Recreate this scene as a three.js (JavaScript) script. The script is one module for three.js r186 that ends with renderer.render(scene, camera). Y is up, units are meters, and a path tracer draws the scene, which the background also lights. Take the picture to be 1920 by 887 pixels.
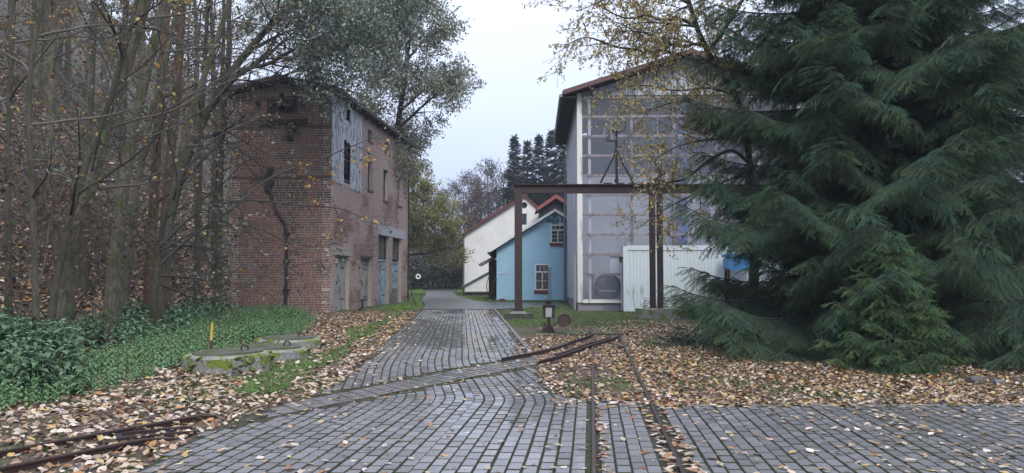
import * as THREE from 'three';
import { mergeGeometries } from 'three/addons/utils/BufferGeometryUtils.js';
import { FontLoader } from 'three/addons/loaders/FontLoader.js';
import { TextGeometry } from 'three/addons/geometries/TextGeometry.js';

// ---------- camera, sky, sun, exposure ----------
const scene = new THREE.Scene();
const camera = new THREE.PerspectiveCamera(33.41, 1024 / 473, 0.1, 1500);
camera.position.set(0, 1.32, 0);
camera.rotation.set(0.05036, 0, 0);
const renderer = new THREE.WebGLRenderer({ antialias: true });
renderer.setSize(1024, 473);
renderer.toneMapping = THREE.LinearToneMapping;
renderer.toneMappingExposure = 1.72;
renderer.shadowMap.enabled = true;
renderer.shadowMap.type = THREE.PCFSoftShadowMap;
{
  // a plain overcast sky: brightest overhead, a third of that at the horizon, soft cloud mottling
  const W = 256, H = 128, d = new Float32Array(W * H * 4);
  for (let j = 0; j < H; j++) for (let i = 0; i < W; i++) {
    const el = ((j + 0.5) / H - 0.5) * Math.PI, az = (i + 0.5) / W * Math.PI * 2;
    const s = Math.max(0, Math.sin(el));
    let L = 0.425 * (1 + 2.0 * s);
    L *= 1 + 0.035 * Math.sin(az * 3 + Math.sin(el * 7) * 1.3) * Math.sin(el * 9 + az * 2) + 0.02 * Math.sin(az * 7 + el * 13);
    const k = (j * W + i) * 4, w = Math.min(1, s * 2.2);
    d[k] = L * (0.82 + 0.09 * w); d[k + 1] = L * (0.96 + 0.04 * w); d[k + 2] = L * (1.30 - 0.08 * w); d[k + 3] = 1;
    if (el < 0) { d[k] *= 0.5; d[k + 1] *= 0.5; d[k + 2] *= 0.5; }
  }
  const sky = new THREE.DataTexture(d, W, H, THREE.RGBAFormat, THREE.FloatType);
  sky.mapping = THREE.EquirectangularReflectionMapping;
  sky.magFilter = THREE.LinearFilter; sky.needsUpdate = true;
  scene.background = sky; scene.environment = sky;
}
const sun = new THREE.DirectionalLight(new THREE.Color(1.0, 0.95, 0.87), 1.5);
sun.position.set(9, 40, 22); sun.target.position.set(0, 0, -20);
sun.castShadow = true; sun.shadow.radius = 45; sun.shadow.mapSize.set(2048, 2048);
Object.assign(sun.shadow.camera, { left: -45, right: 45, top: 60, bottom: -60, near: 1, far: 160 });
scene.add(sun, sun.target);
scene.fog = new THREE.FogExp2(new THREE.Color(0.72, 0.78, 0.9), 0.0008);

// ---------- helpers ----------
function rng(seed) { let a = seed >>> 0; return () => { a = (a + 0x6D2B79F5) | 0; let t = Math.imul(a ^ (a >>> 15), 1 | a); t = (t + Math.imul(t ^ (t >>> 7), 61 | t)) ^ t; return ((t ^ (t >>> 14)) >>> 0) / 4294967296; }; }
const clamp = (x, a = 0, b = 1) => Math.min(b, Math.max(a, x));
const lerp = (a, b, t) => a + (b - a) * t;
const smooth = (a, b, x) => { const t = clamp((x - a) / (b - a)); return t * t * (3 - 2 * t); };
function hash2(i, j, s) { let h = Math.imul(i, 374761393) + Math.imul(j, 668265263) + Math.imul(s, 974711); h = Math.imul(h ^ (h >>> 13), 1274126177); return ((h ^ (h >>> 16)) >>> 0) / 4294967296; }
function vnoise(x, y, s = 0, per = 0) {
  const xi = Math.floor(x), yi = Math.floor(y), fx = x - xi, fy = y - yi;
  const w = (v) => per ? ((v % per) + per) % per : v;
  const a = hash2(w(xi), w(yi), s), b = hash2(w(xi + 1), w(yi), s), c = hash2(w(xi), w(yi + 1), s), d = hash2(w(xi + 1), w(yi + 1), s);
  const u = fx * fx * (3 - 2 * fx), v = fy * fy * (3 - 2 * fy);
  return lerp(lerp(a, b, u), lerp(c, d, u), v);
}
function fbm(x, y, s = 0, oct = 4, per = 0) { let f = 0, a = 0.5, n = 0; for (let o = 0; o < oct; o++) { f += a * vnoise(x, y, s + o, per); n += a; a *= 0.5; x *= 2; y *= 2; per *= 2; } return f / n; }
function tex(size, fn, srgb = true, rx = 1, ry = rx) {
  const d = new Uint8Array(size * size * 4);
  for (let j = 0; j < size; j++) for (let i = 0; i < size; i++) {
    const c = fn(i / size, j / size), k = (j * size + i) * 4;
    const [r, g, b] = Array.isArray(c) ? c : [c, c, c];
    d[k] = clamp(r) * 255; d[k + 1] = clamp(g) * 255; d[k + 2] = clamp(b) * 255; d[k + 3] = 255;
  }
  const t = new THREE.DataTexture(d, size, size, THREE.RGBAFormat);
  t.wrapS = t.wrapT = THREE.RepeatWrapping; t.magFilter = THREE.LinearFilter; t.minFilter = THREE.LinearMipmapLinearFilter; t.generateMipmaps = true;
  t.colorSpace = srgb ? THREE.SRGBColorSpace : THREE.NoColorSpace; t.repeat.set(rx, ry); t.needsUpdate = true;
  return t;
}
const used = {};
function numbered(n) { used[n] = (used[n] ?? -1) + 1; return used[n] ? n + '_' + String(used[n]).padStart(3, '0') : n; }
function mesh(name, geo, mat, parent = null) {
  const m = new THREE.Mesh(geo, mat); m.castShadow = m.receiveShadow = true;
  if (parent) { m.name = name; parent.add(m); } else { m.name = numbered(name); scene.add(m); }
  return m;
}
function tag(o, label, category, group, kind) { o.userData.label = label; o.userData.category = category; if (group) o.userData.group = group; if (kind) o.userData.kind = kind; return o; }
function thing(name, label, category, pos = [0, 0, 0], turn = 0, group) {
  const o = new THREE.Group(); o.name = numbered(name); scene.add(o); o.position.set(...pos); o.rotation.y = turn;
  return tag(o, label, category, group);
}
function instanced(name, geo, mat, list, parent = null) {   // list: [matrix, color]
  const m = new THREE.InstancedMesh(geo, mat, list.length); m.castShadow = m.receiveShadow = true;
  const c = new THREE.Color();
  for (let i = 0; i < list.length; i++) { m.setMatrixAt(i, list[i][0]); if (list[i][1]) m.setColorAt(i, c.setRGB(...list[i][1])); }
  m.userData.kind = 'stuff';
  if (parent) { m.name = name; parent.add(m); } else { m.name = numbered(name); scene.add(m); }
  return m;
}
// uv in metres, laid on by the way a face points
function uvm(g) {
  if (g.index) g = g.toNonIndexed();
  const p = g.attributes.position, n = g.attributes.normal, uv = new Float32Array(p.count * 2);
  for (let i = 0; i < p.count; i += 3) {
    const ax = Math.abs(n.getX(i)), ay = Math.abs(n.getY(i)), az = Math.abs(n.getZ(i));
    for (let k = i; k < i + 3; k++) {
      const x = p.getX(k), y = p.getY(k), z = p.getZ(k);
      if (ay >= ax && ay >= az) { uv[k * 2] = x; uv[k * 2 + 1] = z; } else if (ax >= az) { uv[k * 2] = z; uv[k * 2 + 1] = y; } else { uv[k * 2] = x; uv[k * 2 + 1] = y; }
    }
  }
  g.setAttribute('uv', new THREE.BufferAttribute(uv, 2));
  return g;
}
function box(x0, x1, y0, y1, z0, z1) { const g = new THREE.BoxGeometry(Math.abs(x1 - x0), Math.abs(y1 - y0), Math.abs(z1 - z0)); g.translate((x0 + x1) / 2, (y0 + y1) / 2, (z0 + z1) / 2); return uvm(g); }
// box with chamfered edges
function cbox(x0, x1, y0, y1, z0, z1, c = 0.01) {
  const w = Math.abs(x1 - x0) / 2, h = Math.abs(y1 - y0) / 2, d = Math.abs(z1 - z0) / 2; c = Math.min(c, w * 0.8, h * 0.8, d * 0.8);
  const sh = new THREE.Shape([[-w + c, -h], [w - c, -h], [w, -h + c], [w, h - c], [w - c, h], [-w + c, h], [-w, h - c], [-w, -h + c]].map(([a, b]) => new THREE.Vector2(a, b)));
  const g = new THREE.ExtrudeGeometry(sh, { depth: 2 * d, bevelEnabled: false }); g.translate((x0 + x1) / 2, (y0 + y1) / 2, (z0 + z1) / 2 - d); return uvm(g);
}
function bar(a, b, w, h = w) { // box beam from a to b
  const A = new THREE.Vector3(...a), B = new THREE.Vector3(...b), L = A.distanceTo(B), g = uvm(new THREE.BoxGeometry(w, h, L));
  const q = new THREE.Object3D(); q.position.copy(A).add(B).multiplyScalar(0.5); q.lookAt(B); q.updateMatrix(); return g.applyMatrix4(q.matrix);
}
function rod(a, b, r0, r1 = r0, s = 8) {
  const A = new THREE.Vector3(...a), B = new THREE.Vector3(...b), d = B.clone().sub(A), g = new THREE.CylinderGeometry(r1, r0, d.length(), s);
  g.applyQuaternion(new THREE.Quaternion().setFromUnitVectors(new THREE.Vector3(0, 1, 0), d.clone().normalize())); const m = A.add(B).multiplyScalar(0.5); g.translate(m.x, m.y, m.z); return g.toNonIndexed();
}
function poly(points, depth, z0 = 0) { const g = new THREE.ExtrudeGeometry(new THREE.Shape(points.map(([a, b]) => new THREE.Vector2(a, b))), { depth, bevelEnabled: false }); g.translate(0, 0, z0); return uvm(g); }
function lathe(pts, s = 24) { return new THREE.LatheGeometry(pts.map(([a, b]) => new THREE.Vector2(a, b)), s).toNonIndexed(); }
function join(...gs) { gs = gs.flat().map((g) => { if (g.index) g = g.toNonIndexed(); for (const k of Object.keys(g.attributes)) if (!['position', 'normal', 'uv'].includes(k)) g.deleteAttribute(k); return g; }); return mergeGeometries(gs); }
// raw builder
class Raw {
  constructor() { this.p = []; this.n = []; this.u = []; this.c = []; this.i = []; }
  v(x, y, z, nx, ny, nz, u, w, r = 1, g = 1, b = 1) { this.p.push(x, y, z); this.n.push(nx, ny, nz); this.u.push(u, w); this.c.push(r, g, b); return this.p.length / 3 - 1; }
  quad(a, b, c, d, col = [1, 1, 1], s = 1) { // corners anticlockwise, uv in metres along ab and ad
    const ux = b[0] - a[0], uy = b[1] - a[1], uz = b[2] - a[2], vx = d[0] - a[0], vy = d[1] - a[1], vz = d[2] - a[2];
    let nx = uy * vz - uz * vy, ny = uz * vx - ux * vz, nz = ux * vy - uy * vx; const l = Math.hypot(nx, ny, nz) || 1; nx /= l; ny /= l; nz /= l;
    const U = Math.hypot(ux, uy, uz) * s, V = Math.hypot(vx, vy, vz) * s, o = this.p.length / 3, f = (a[0] * 3.1 + a[1] * 1.7 + a[2] * 2.3) % 1;
    this.v(...a, nx, ny, nz, f, f, ...col); this.v(...b, nx, ny, nz, f + U, f, ...col); this.v(...c, nx, ny, nz, f + U, f + V, ...col); this.v(...d, nx, ny, nz, f, f + V, ...col);
    this.i.push(o, o + 1, o + 2, o, o + 2, o + 3);
  }
  tri(a, b, c, col = [1, 1, 1]) {
    const ux = b[0] - a[0], uy = b[1] - a[1], uz = b[2] - a[2], vx = c[0] - a[0], vy = c[1] - a[1], vz = c[2] - a[2];
    let nx = uy * vz - uz * vy, ny = uz * vx - ux * vz, nz = ux * vy - uy * vx; const l = Math.hypot(nx, ny, nz) || 1; nx /= l; ny /= l; nz /= l;
    const o = this.p.length / 3; this.v(...a, nx, ny, nz, 0, 0, ...col); this.v(...b, nx, ny, nz, 1, 0, ...col); this.v(...c, nx, ny, nz, 0, 1, ...col); this.i.push(o, o + 1, o + 2);
  }
  tube(pts, rad, sides) {
    let px = 0, py = 0, pz = 0, len = 0; const n = pts.length; let base = this.p.length / 3;
    for (let k = 0; k < n; k++) {
      const P = pts[k], A = pts[Math.max(0, k - 1)], B = pts[Math.min(n - 1, k + 1)];
      let tx = B[0] - A[0], ty = B[1] - A[1], tz = B[2] - A[2]; const tl = Math.hypot(tx, ty, tz) || 1; tx /= tl; ty /= tl; tz /= tl;
      if (k === 0) { if (Math.abs(ty) < 0.9) { px = -tz; py = 0; pz = tx; } else { px = 1; py = 0; pz = 0; } } else len += Math.hypot(P[0] - pts[k - 1][0], P[1] - pts[k - 1][1], P[2] - pts[k - 1][2]);
      const dt = px * tx + py * ty + pz * tz; px -= dt * tx; py -= dt * ty; pz -= dt * tz; const pl = Math.hypot(px, py, pz) || 1; px /= pl; py /= pl; pz /= pl;
      const qx = ty * pz - tz * py, qy = tz * px - tx * pz, qz = tx * py - ty * px;
      for (let s = 0; s <= sides; s++) {
        const a = s / sides * Math.PI * 2, ca = Math.cos(a), sa = Math.sin(a), nx = px * ca + qx * sa, ny = py * ca + qy * sa, nz = pz * ca + qz * sa;
        this.v(P[0] + nx * rad[k], P[1] + ny * rad[k], P[2] + nz * rad[k], nx, ny, nz, s / sides, len);
      }
      if (k) for (let s = 0; s < sides; s++) { const o = base + (k - 1) * (sides + 1) + s, q = o + sides + 1; this.i.push(o, o + 1, q, o + 1, q + 1, q); }
    }
  }
  build(color = true) {
    const g = new THREE.BufferGeometry();
    g.setAttribute('position', new THREE.Float32BufferAttribute(this.p, 3)); g.setAttribute('normal', new THREE.Float32BufferAttribute(this.n, 3)); g.setAttribute('uv', new THREE.Float32BufferAttribute(this.u, 2));
    if (color) g.setAttribute('color', new THREE.Float32BufferAttribute(this.c, 3)); g.setIndex(this.i); return g;
  }
}
const R = (d) => d * Math.PI / 180;

// ---------- materials (colours are what the stuff is) ----------
const tGrain = tex(256, (u, v) => 0.80 + 0.2 * fbm(u * 16, v * 16, 3, 4, 16), true, 1.1);
const tGrainB = tex(256, (u, v) => fbm(u * 32, v * 32, 9, 4, 32), false, 1.6);
const tPlaster = tex(512, (u, v) => { const a = fbm(u * 5, v * 5, 11, 5, 5), b = fbm(u * 40, v * 40, 21, 3, 40); return 0.86 + 0.10 * a + 0.06 * b - 0.03 * smooth(0.62, 0.72, a); }, true, 0.27);
const tPlasterB = tex(256, (u, v) => fbm(u * 24, v * 24, 5, 4, 24), false, 0.9);
const tWood = tex(512, (u, v) => { const g = fbm(u * 60, v * 3, 31, 4, 60), s = fbm(u * 9, v * 2, 37, 3, 9), k = fbm(u * 14, v * 5, 41, 4, 14); const l = 0.55 + 0.35 * g + 0.2 * s; return k > 0.58 ? [l * 0.72, l * 0.72, l * 0.68] : [l, l, l]; }, true, 0.6);
const tWoodB = tex(256, (u, v) => fbm(u * 50, v * 3, 33, 4, 50), false, 0.6);
const tBark = tex(512, (u, v) => { const r = Math.abs(fbm(u * 14, v * 4, 51, 4, 14) - 0.5) * 2, m = fbm(u * 4, v * 4, 57, 4, 4); const l = 0.72 + 0.5 * r; return m > 0.58 ? [l * 0.78, l * 0.88, l * 0.62] : [l, l * 0.98, l * 0.95]; }, true, 1, 0.8);
const tBarkB = tex(256, (u, v) => Math.abs(fbm(u * 14, v * 4, 51, 4, 14) - 0.5) * 2, false, 1, 0.8);
const tRust = tex(256, (u, v) => { const a = fbm(u * 8, v * 8, 61, 5, 8); return a > 0.55 ? [0.95, 0.72, 0.6] : [0.75 + a * 0.3, 0.7 + a * 0.3, 0.7 + a * 0.3]; }, true, 1.4);
const tStreak = tex(512, (u, v) => { const a = fbm(u * 40, v * 3, 71, 4, 40), b = fbm(u * 6, v * 6, 75, 4, 6); const d = smooth(0.60, 0.78, a * 0.6 + b * 0.4); return [1 - 0.32 * d, 1 - 0.27 * d, 1 - 0.34 * d]; }, true, 0.4);
const tMoss = tex(512, (u, v) => { const a = fbm(u * 7, v * 7, 81, 5, 7), b = fbm(u * 40, v * 40, 85, 3, 40); return a > 0.585 ? [0.5 + 0.2 * b, 0.56 + 0.2 * b, 0.28] : [0.55 + 0.35 * b, 0.55 + 0.35 * b, 0.54 + 0.35 * b]; }, true, 0.8);
function std(r, g, b, rough = 0.85, o = {}) { return new THREE.MeshStandardMaterial({ color: new THREE.Color().setRGB(r, g, b), roughness: rough, ...o }); }
function phy(r, g, b, rough = 0.85, o = {}) { return new THREE.MeshPhysicalMaterial({ color: new THREE.Color().setRGB(r, g, b), roughness: rough, ...o }); }
const M = {
  mortar: std(0.46, 0.41, 0.37, 0.95, { map: tGrain, bumpMap: tGrainB, bumpScale: 0.004 }),
  brick: std(1, 1, 1, 0.9, { vertexColors: true, map: tGrain, bumpMap: tGrainB, bumpScale: 0.003 }),
  greyBoard: std(0.58, 0.61, 0.67, 0.85, { map: tWood, bumpMap: tWoodB, bumpScale: 0.003 }),
  doorWood: std(0.42, 0.42, 0.38, 0.85, { map: tWood, bumpMap: tWoodB, bumpScale: 0.003 }),
  doorBlue: std(0.42, 0.50, 0.58, 0.8, { map: tWood, bumpMap: tWoodB, bumpScale: 0.003 }),
  concrete: std(0.33, 0.32, 0.31, 0.9, { map: tPlaster, bumpMap: tGrainB, bumpScale: 0.004 }),
  mossConcrete: std(0.42, 0.42, 0.40, 0.95, { map: tMoss, bumpMap: tGrainB, bumpScale: 0.012 }),
  roofFelt: std(0.035, 0.035, 0.04, 0.9, { map: tGrain }),
  black: std(0.012, 0.012, 0.014, 0.6),
  iron: std(0.035, 0.028, 0.028, 0.55, { map: tRust, metalness: 0.2 }),
  rail: std(0.065, 0.054, 0.050, 0.5, { map: tRust, metalness: 0.35 }),
  gantry: std(0.045, 0.030, 0.032, 0.6, { map: tRust }),
  glass: phy(0.92, 0.94, 0.94, 0.04, { transmission: 1, thickness: 0 }),
  blueWall: std(0.38, 0.64, 0.82, 0.85, { map: tPlaster, bumpMap: tPlasterB, bumpScale: 0.006 }),
  whiteWall: std(0.80, 0.80, 0.79, 0.9, { map: tPlaster, bumpMap: tPlasterB, bumpScale: 0.006 }),
  whitePaint: std(0.72, 0.72, 0.70, 0.6, { map: tStreak }),
  redRoof: std(0.17, 0.045, 0.04, 0.8, { map: tGrain }),
  redFascia: std(0.10, 0.042, 0.042, 0.6, { map: tStreak }),
  brownWood: std(0.10, 0.055, 0.04, 0.8, { map: tWood }),
  darkBoard: std(0.035, 0.024, 0.03, 0.8, { map: tWood }),
  sillBrick: std(0.16, 0.055, 0.045, 0.85, { map: tGrain }),
  hallPost: std(0.66, 0.65, 0.62, 0.7, { map: tStreak }),
  timber: std(0.52, 0.36, 0.30, 0.8, { map: tWood }),
  hallSide: std(0.48, 0.50, 0.58, 0.55, { map: tStreak }),
  plinth: std(0.30, 0.30, 0.33, 0.9, { map: tPlaster }),
  container: std(0.60, 0.67, 0.68, 0.5, { map: tStreak }),
  zinc: std(0.20, 0.22, 0.25, 0.45, { metalness: 0.4 }),
};
// ---------- ground ----------
function pl(tab, z) { if (z <= tab[0][0]) return tab[0][1]; for (let k = 1; k < tab.length; k++) if (z <= tab[k][0]) return lerp(tab[k - 1][1], tab[k][1], (z - tab[k - 1][0]) / (tab[k][0] - tab[k - 1][0])); return tab[tab.length - 1][1]; }
const leftEdge = (Z) => pl([[0, -2.5], [5.3, -2.55], [6.9, -2.65], [8.06, -2.45], [9.4, -2.15], [13.3, -2.33], [19, -2.78], [32, -3.6]], Z);
const rightEdge = (Z) => pl([[8.15, 30], [8.16, 1.6], [8.45, 1.2], [8.7, 0.62], [9.2, 0.42], [11.3, 0.38], [13.7, 0.28], [31.5, -0.74]], Z);
const paved = (X, Z) => Z < 31.2 && X > leftEdge(Z) && X < rightEdge(Z) && X < 15;
const hillEdge = (Z) => Z < 28 ? -7.2 - 0.19 * (Z - 8) : -11;
function groundY(X, Z) {
  const d = hillEdge(Z) - X;
  let y = -0.022;
  if (!(X > leftEdge(Z) - 0.35 && X < (Z < 8.16 ? 30 : rightEdge(Z) + 0.3) && Z < 33)) y += 0.05 * smooth(0, 1.2, Math.min(Math.abs(X - leftEdge(Z)), 2)) * (fbm(X * 0.7, Z * 0.7, 2, 3) - 0.35);
  if (d > 0) { const t = d * d / (d + 1.4) * 0.76; y += t * (0.94 + 0.12 * fbm(X * 0.2, Z * 0.2, 6, 3)) + 0.25 * smooth(0, 3, d) * (fbm(X * 0.8, Z * 0.8, 8, 3) - 0.5); }
  if (Z > 70 && d <= 0) y += (Z - 70) * 0.02;
  return Math.min(y, 60);
}
function lines(a, b, fineA, fineB, step, grow) { const L = []; let x = fineA, s = step; const left = []; while (x > a) { s *= grow; x -= s; left.push(x); } L.push(...left.reverse()); for (x = fineA; x < fineB; x += step) L.push(x); s = step; x = fineB; L.push(x); while (x < b) { s *= grow; x += s; L.push(x); } return L; }
{
  const xs = lines(-110, 110, -16, 13, 0.32, 1.1), zs = lines(-8, 420, 3, 34, 0.32, 1.08), nx = xs.length;
  const g = new Raw();
  for (const Z of zs) for (const X of xs) {
    const y = groundY(X, Z), e = 0.15, nx_ = groundY(X - e, Z) - groundY(X + e, Z), nz_ = groundY(X, Z + e) - groundY(X, Z - e), l = Math.hypot(nx_, 2 * e, nz_);
    const n1 = fbm(X * 0.9, Z * 0.9, 12, 4), n2 = fbm(X * 3, Z * 3, 14, 3);
    let c = [0.10, 0.07, 0.048];                                  // leaf mould
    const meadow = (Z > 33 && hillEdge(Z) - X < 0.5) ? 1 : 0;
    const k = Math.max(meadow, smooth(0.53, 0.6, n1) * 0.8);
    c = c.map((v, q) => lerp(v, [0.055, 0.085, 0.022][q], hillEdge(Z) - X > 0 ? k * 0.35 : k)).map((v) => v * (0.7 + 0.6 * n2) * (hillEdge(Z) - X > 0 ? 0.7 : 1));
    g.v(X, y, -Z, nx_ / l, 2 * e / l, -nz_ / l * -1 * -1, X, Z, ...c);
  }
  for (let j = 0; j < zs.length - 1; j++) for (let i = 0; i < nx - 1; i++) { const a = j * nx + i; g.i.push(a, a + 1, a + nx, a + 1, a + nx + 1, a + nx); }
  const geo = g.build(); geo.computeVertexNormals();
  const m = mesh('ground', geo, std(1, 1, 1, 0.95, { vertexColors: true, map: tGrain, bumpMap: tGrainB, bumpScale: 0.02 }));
  tag(m, 'leaf covered ground with grass patches and wooded slope', 'ground', null, 'structure');
}
// ---------- rails ----------
const railX = (Z) => 0.544 + (Z - 5.29) * 0.1007;
const curve = (pts) => new THREE.CatmullRomCurve3(pts.map(([x, z]) => new THREE.Vector3(x, 0, -z)), false, 'centripetal').getSpacedPoints(90);
const railU = curve([[1.84, 18.6], [1.74, 17.3], [1.2, 15.6], [0.56, 13.7], [-0.15, 12.35], [-0.84, 11.15], [-1.95, 9.05], [-3.15, 6.95], [-3.7, 6.0], [-4.5, 4.5]]);
const railW = curve([[2.46, 18.6], [2.2, 16.7], [1.5, 14.8], [0.58, 12.25], [-0.12, 11.0], [-0.74, 9.95], [-1.7, 8.4], [-2.75, 6.6], [-3.4, 5.45], [-4.05, 4.3]]);
const inBand = (X, Z, pad = 0.1) => { // between the two rails of the curved track
  if (Z > 18.6 || Z < 4.4) return false;
  let bx = 1e9, w = null; for (let k = 0; k < railU.length; k += 2) { const cx = (railU[k].x + railW[k].x) / 2, cz = (railU[k].z + railW[k].z) / 2, d = Math.hypot(cx - X, cz + Z); if (d < bx) { bx = d; w = k; } }
  const half = railU[w].distanceTo(railW[w]) / 2; return bx < half + pad ? bx : false;
};
function railGeo(pts, y, h = 0.075, head = 0.036, foot = 0.075) {
  const prof = [[-foot / 2, -h], [foot / 2, -h], [foot / 2, -h + 0.008], [0.007, -h + 0.016], [0.007, -0.024], [head / 2, -0.018], [head / 2, -0.004], [head / 2 - 0.005, 0], [-head / 2 + 0.005, 0], [-head / 2, -0.004], [-head / 2, -0.018], [-0.007, -0.024], [-0.007, -h + 0.016], [-foot / 2, -h + 0.008]];
  const g = new Raw(); let len = 0;
  for (let k = 0; k < pts.length - 1; k++) {
    const a = pts[k], b = pts[k + 1], fr = (q, i) => { const A = pts[Math.max(0, i - 1)], B = pts[Math.min(pts.length - 1, i + 1)]; let tx = B.x - A.x, tz = B.z - A.z; const l = Math.hypot(tx, tz); return [pts[i].x - tz / l * q[0], (typeof y === 'function' ? y(pts[i].x, -pts[i].z) : y) + q[1], pts[i].z + tx / l * q[0]]; };
    for (let s = 0; s < prof.length; s++) { const p = prof[s], q = prof[(s + 1) % prof.length]; g.quad(fr(p, k), fr(q, k), fr(q, k + 1), fr(p, k + 1)); }
    len += a.distanceTo(b);
  }
  for (const k of [0, pts.length - 1]) { /* rail ends lie in turf */ }
  return g.build(false);
}
const straight = (off, z0, z1) => { const a = []; for (let k = 0; k <= 40; k++) { const Z = lerp(z0, z1, k / 40); a.push(new THREE.Vector3(railX(Z) + off, 0, -Z)); } return a; };
{
  const sy = (X, Z) => lerp(0.01, 0.022, smooth(8.0, 9.5, Z));
  const t = thing('straight_track', 'rusty straight narrow gauge track running from the paving to the switch', 'railway track');
  mesh('rail', railGeo(straight(0, 3, 20.6), sy), M.rail, t); mesh('rail', railGeo(straight(0.6, 3, 20.8), sy), M.rail, t);
  mesh('check_rail', railGeo(straight(0.67, 13.6, 15.4).map((v) => v), 0.016, 0.06, 0.03, 0.05), M.rail, t);
  const c = thing('curved_track', 'dark curved narrow gauge track branching off the switch across the path', 'railway track');
  const yy = (X, Z) => paved(X, Z) ? -0.008 : X < -2.4 ? lerp(0.04, -0.05, smooth(-2.95, -2.6, X)) : 0.06;
  mesh('rail', railGeo(railU, yy), M.rail, c); mesh('rail', railGeo(railW, yy), M.rail, c);
  const off = (pts, d, a, b) => pts.slice(a, b).map((p, k, r) => { const A = r[Math.max(0, k - 1)], B = r[Math.min(r.length - 1, k + 1)], l = A.distanceTo(B); return new THREE.Vector3(p.x - (B.z - A.z) / l * d, 0, p.z + (B.x - A.x) / l * d); });
  mesh('guard_rail', railGeo(off(railU, -0.075, 22, 40), 0.07, 0.07, 0.026, 0.05), M.rail, c); mesh('guard_rail', railGeo(off(railW, 0.075, 12, 36), 0.07, 0.07, 0.026, 0.05), M.rail, c);
  mesh('tie_bar', join(bar([railX(17.2) - 0.15, 0.06, -17.2], [railX(17.2) + 0.68, 0.06, -17.2], 0.05, 0.025), bar([railX(17.2) - 1.05, 0.02, -18.6], [railX(17.2) - 0.1, 0.02, -17.3], 0.02)), M.iron, c);
  mesh('fishplate', join(box(railX(14.9) - 0.09, railX(14.9) + 0.1, -0.05, 0.012, -15.05, -14.8)), M.iron, c);
  mesh('slide_chair', box(railX(14.3) + 0.48, railX(14.3) + 0.58, -0.03, 0.06, -14.5, -14.25), M.iron, c);
}
const LA = [[31.2, -3.55, -0.74], [33, -3.7, 0.6], [35, -3.85, 2.3], [39.2, -4.35, 2.3], [40, -4.5, -1.1], [43, -4.9, -2.1], [50, -5.6, -3.2], [56, -6.1, -4.0], [64, -7.0, -4.7], [72, -8.0, -5.0], [84, -9.3, -5.6], [95, -14, -9]];
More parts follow.
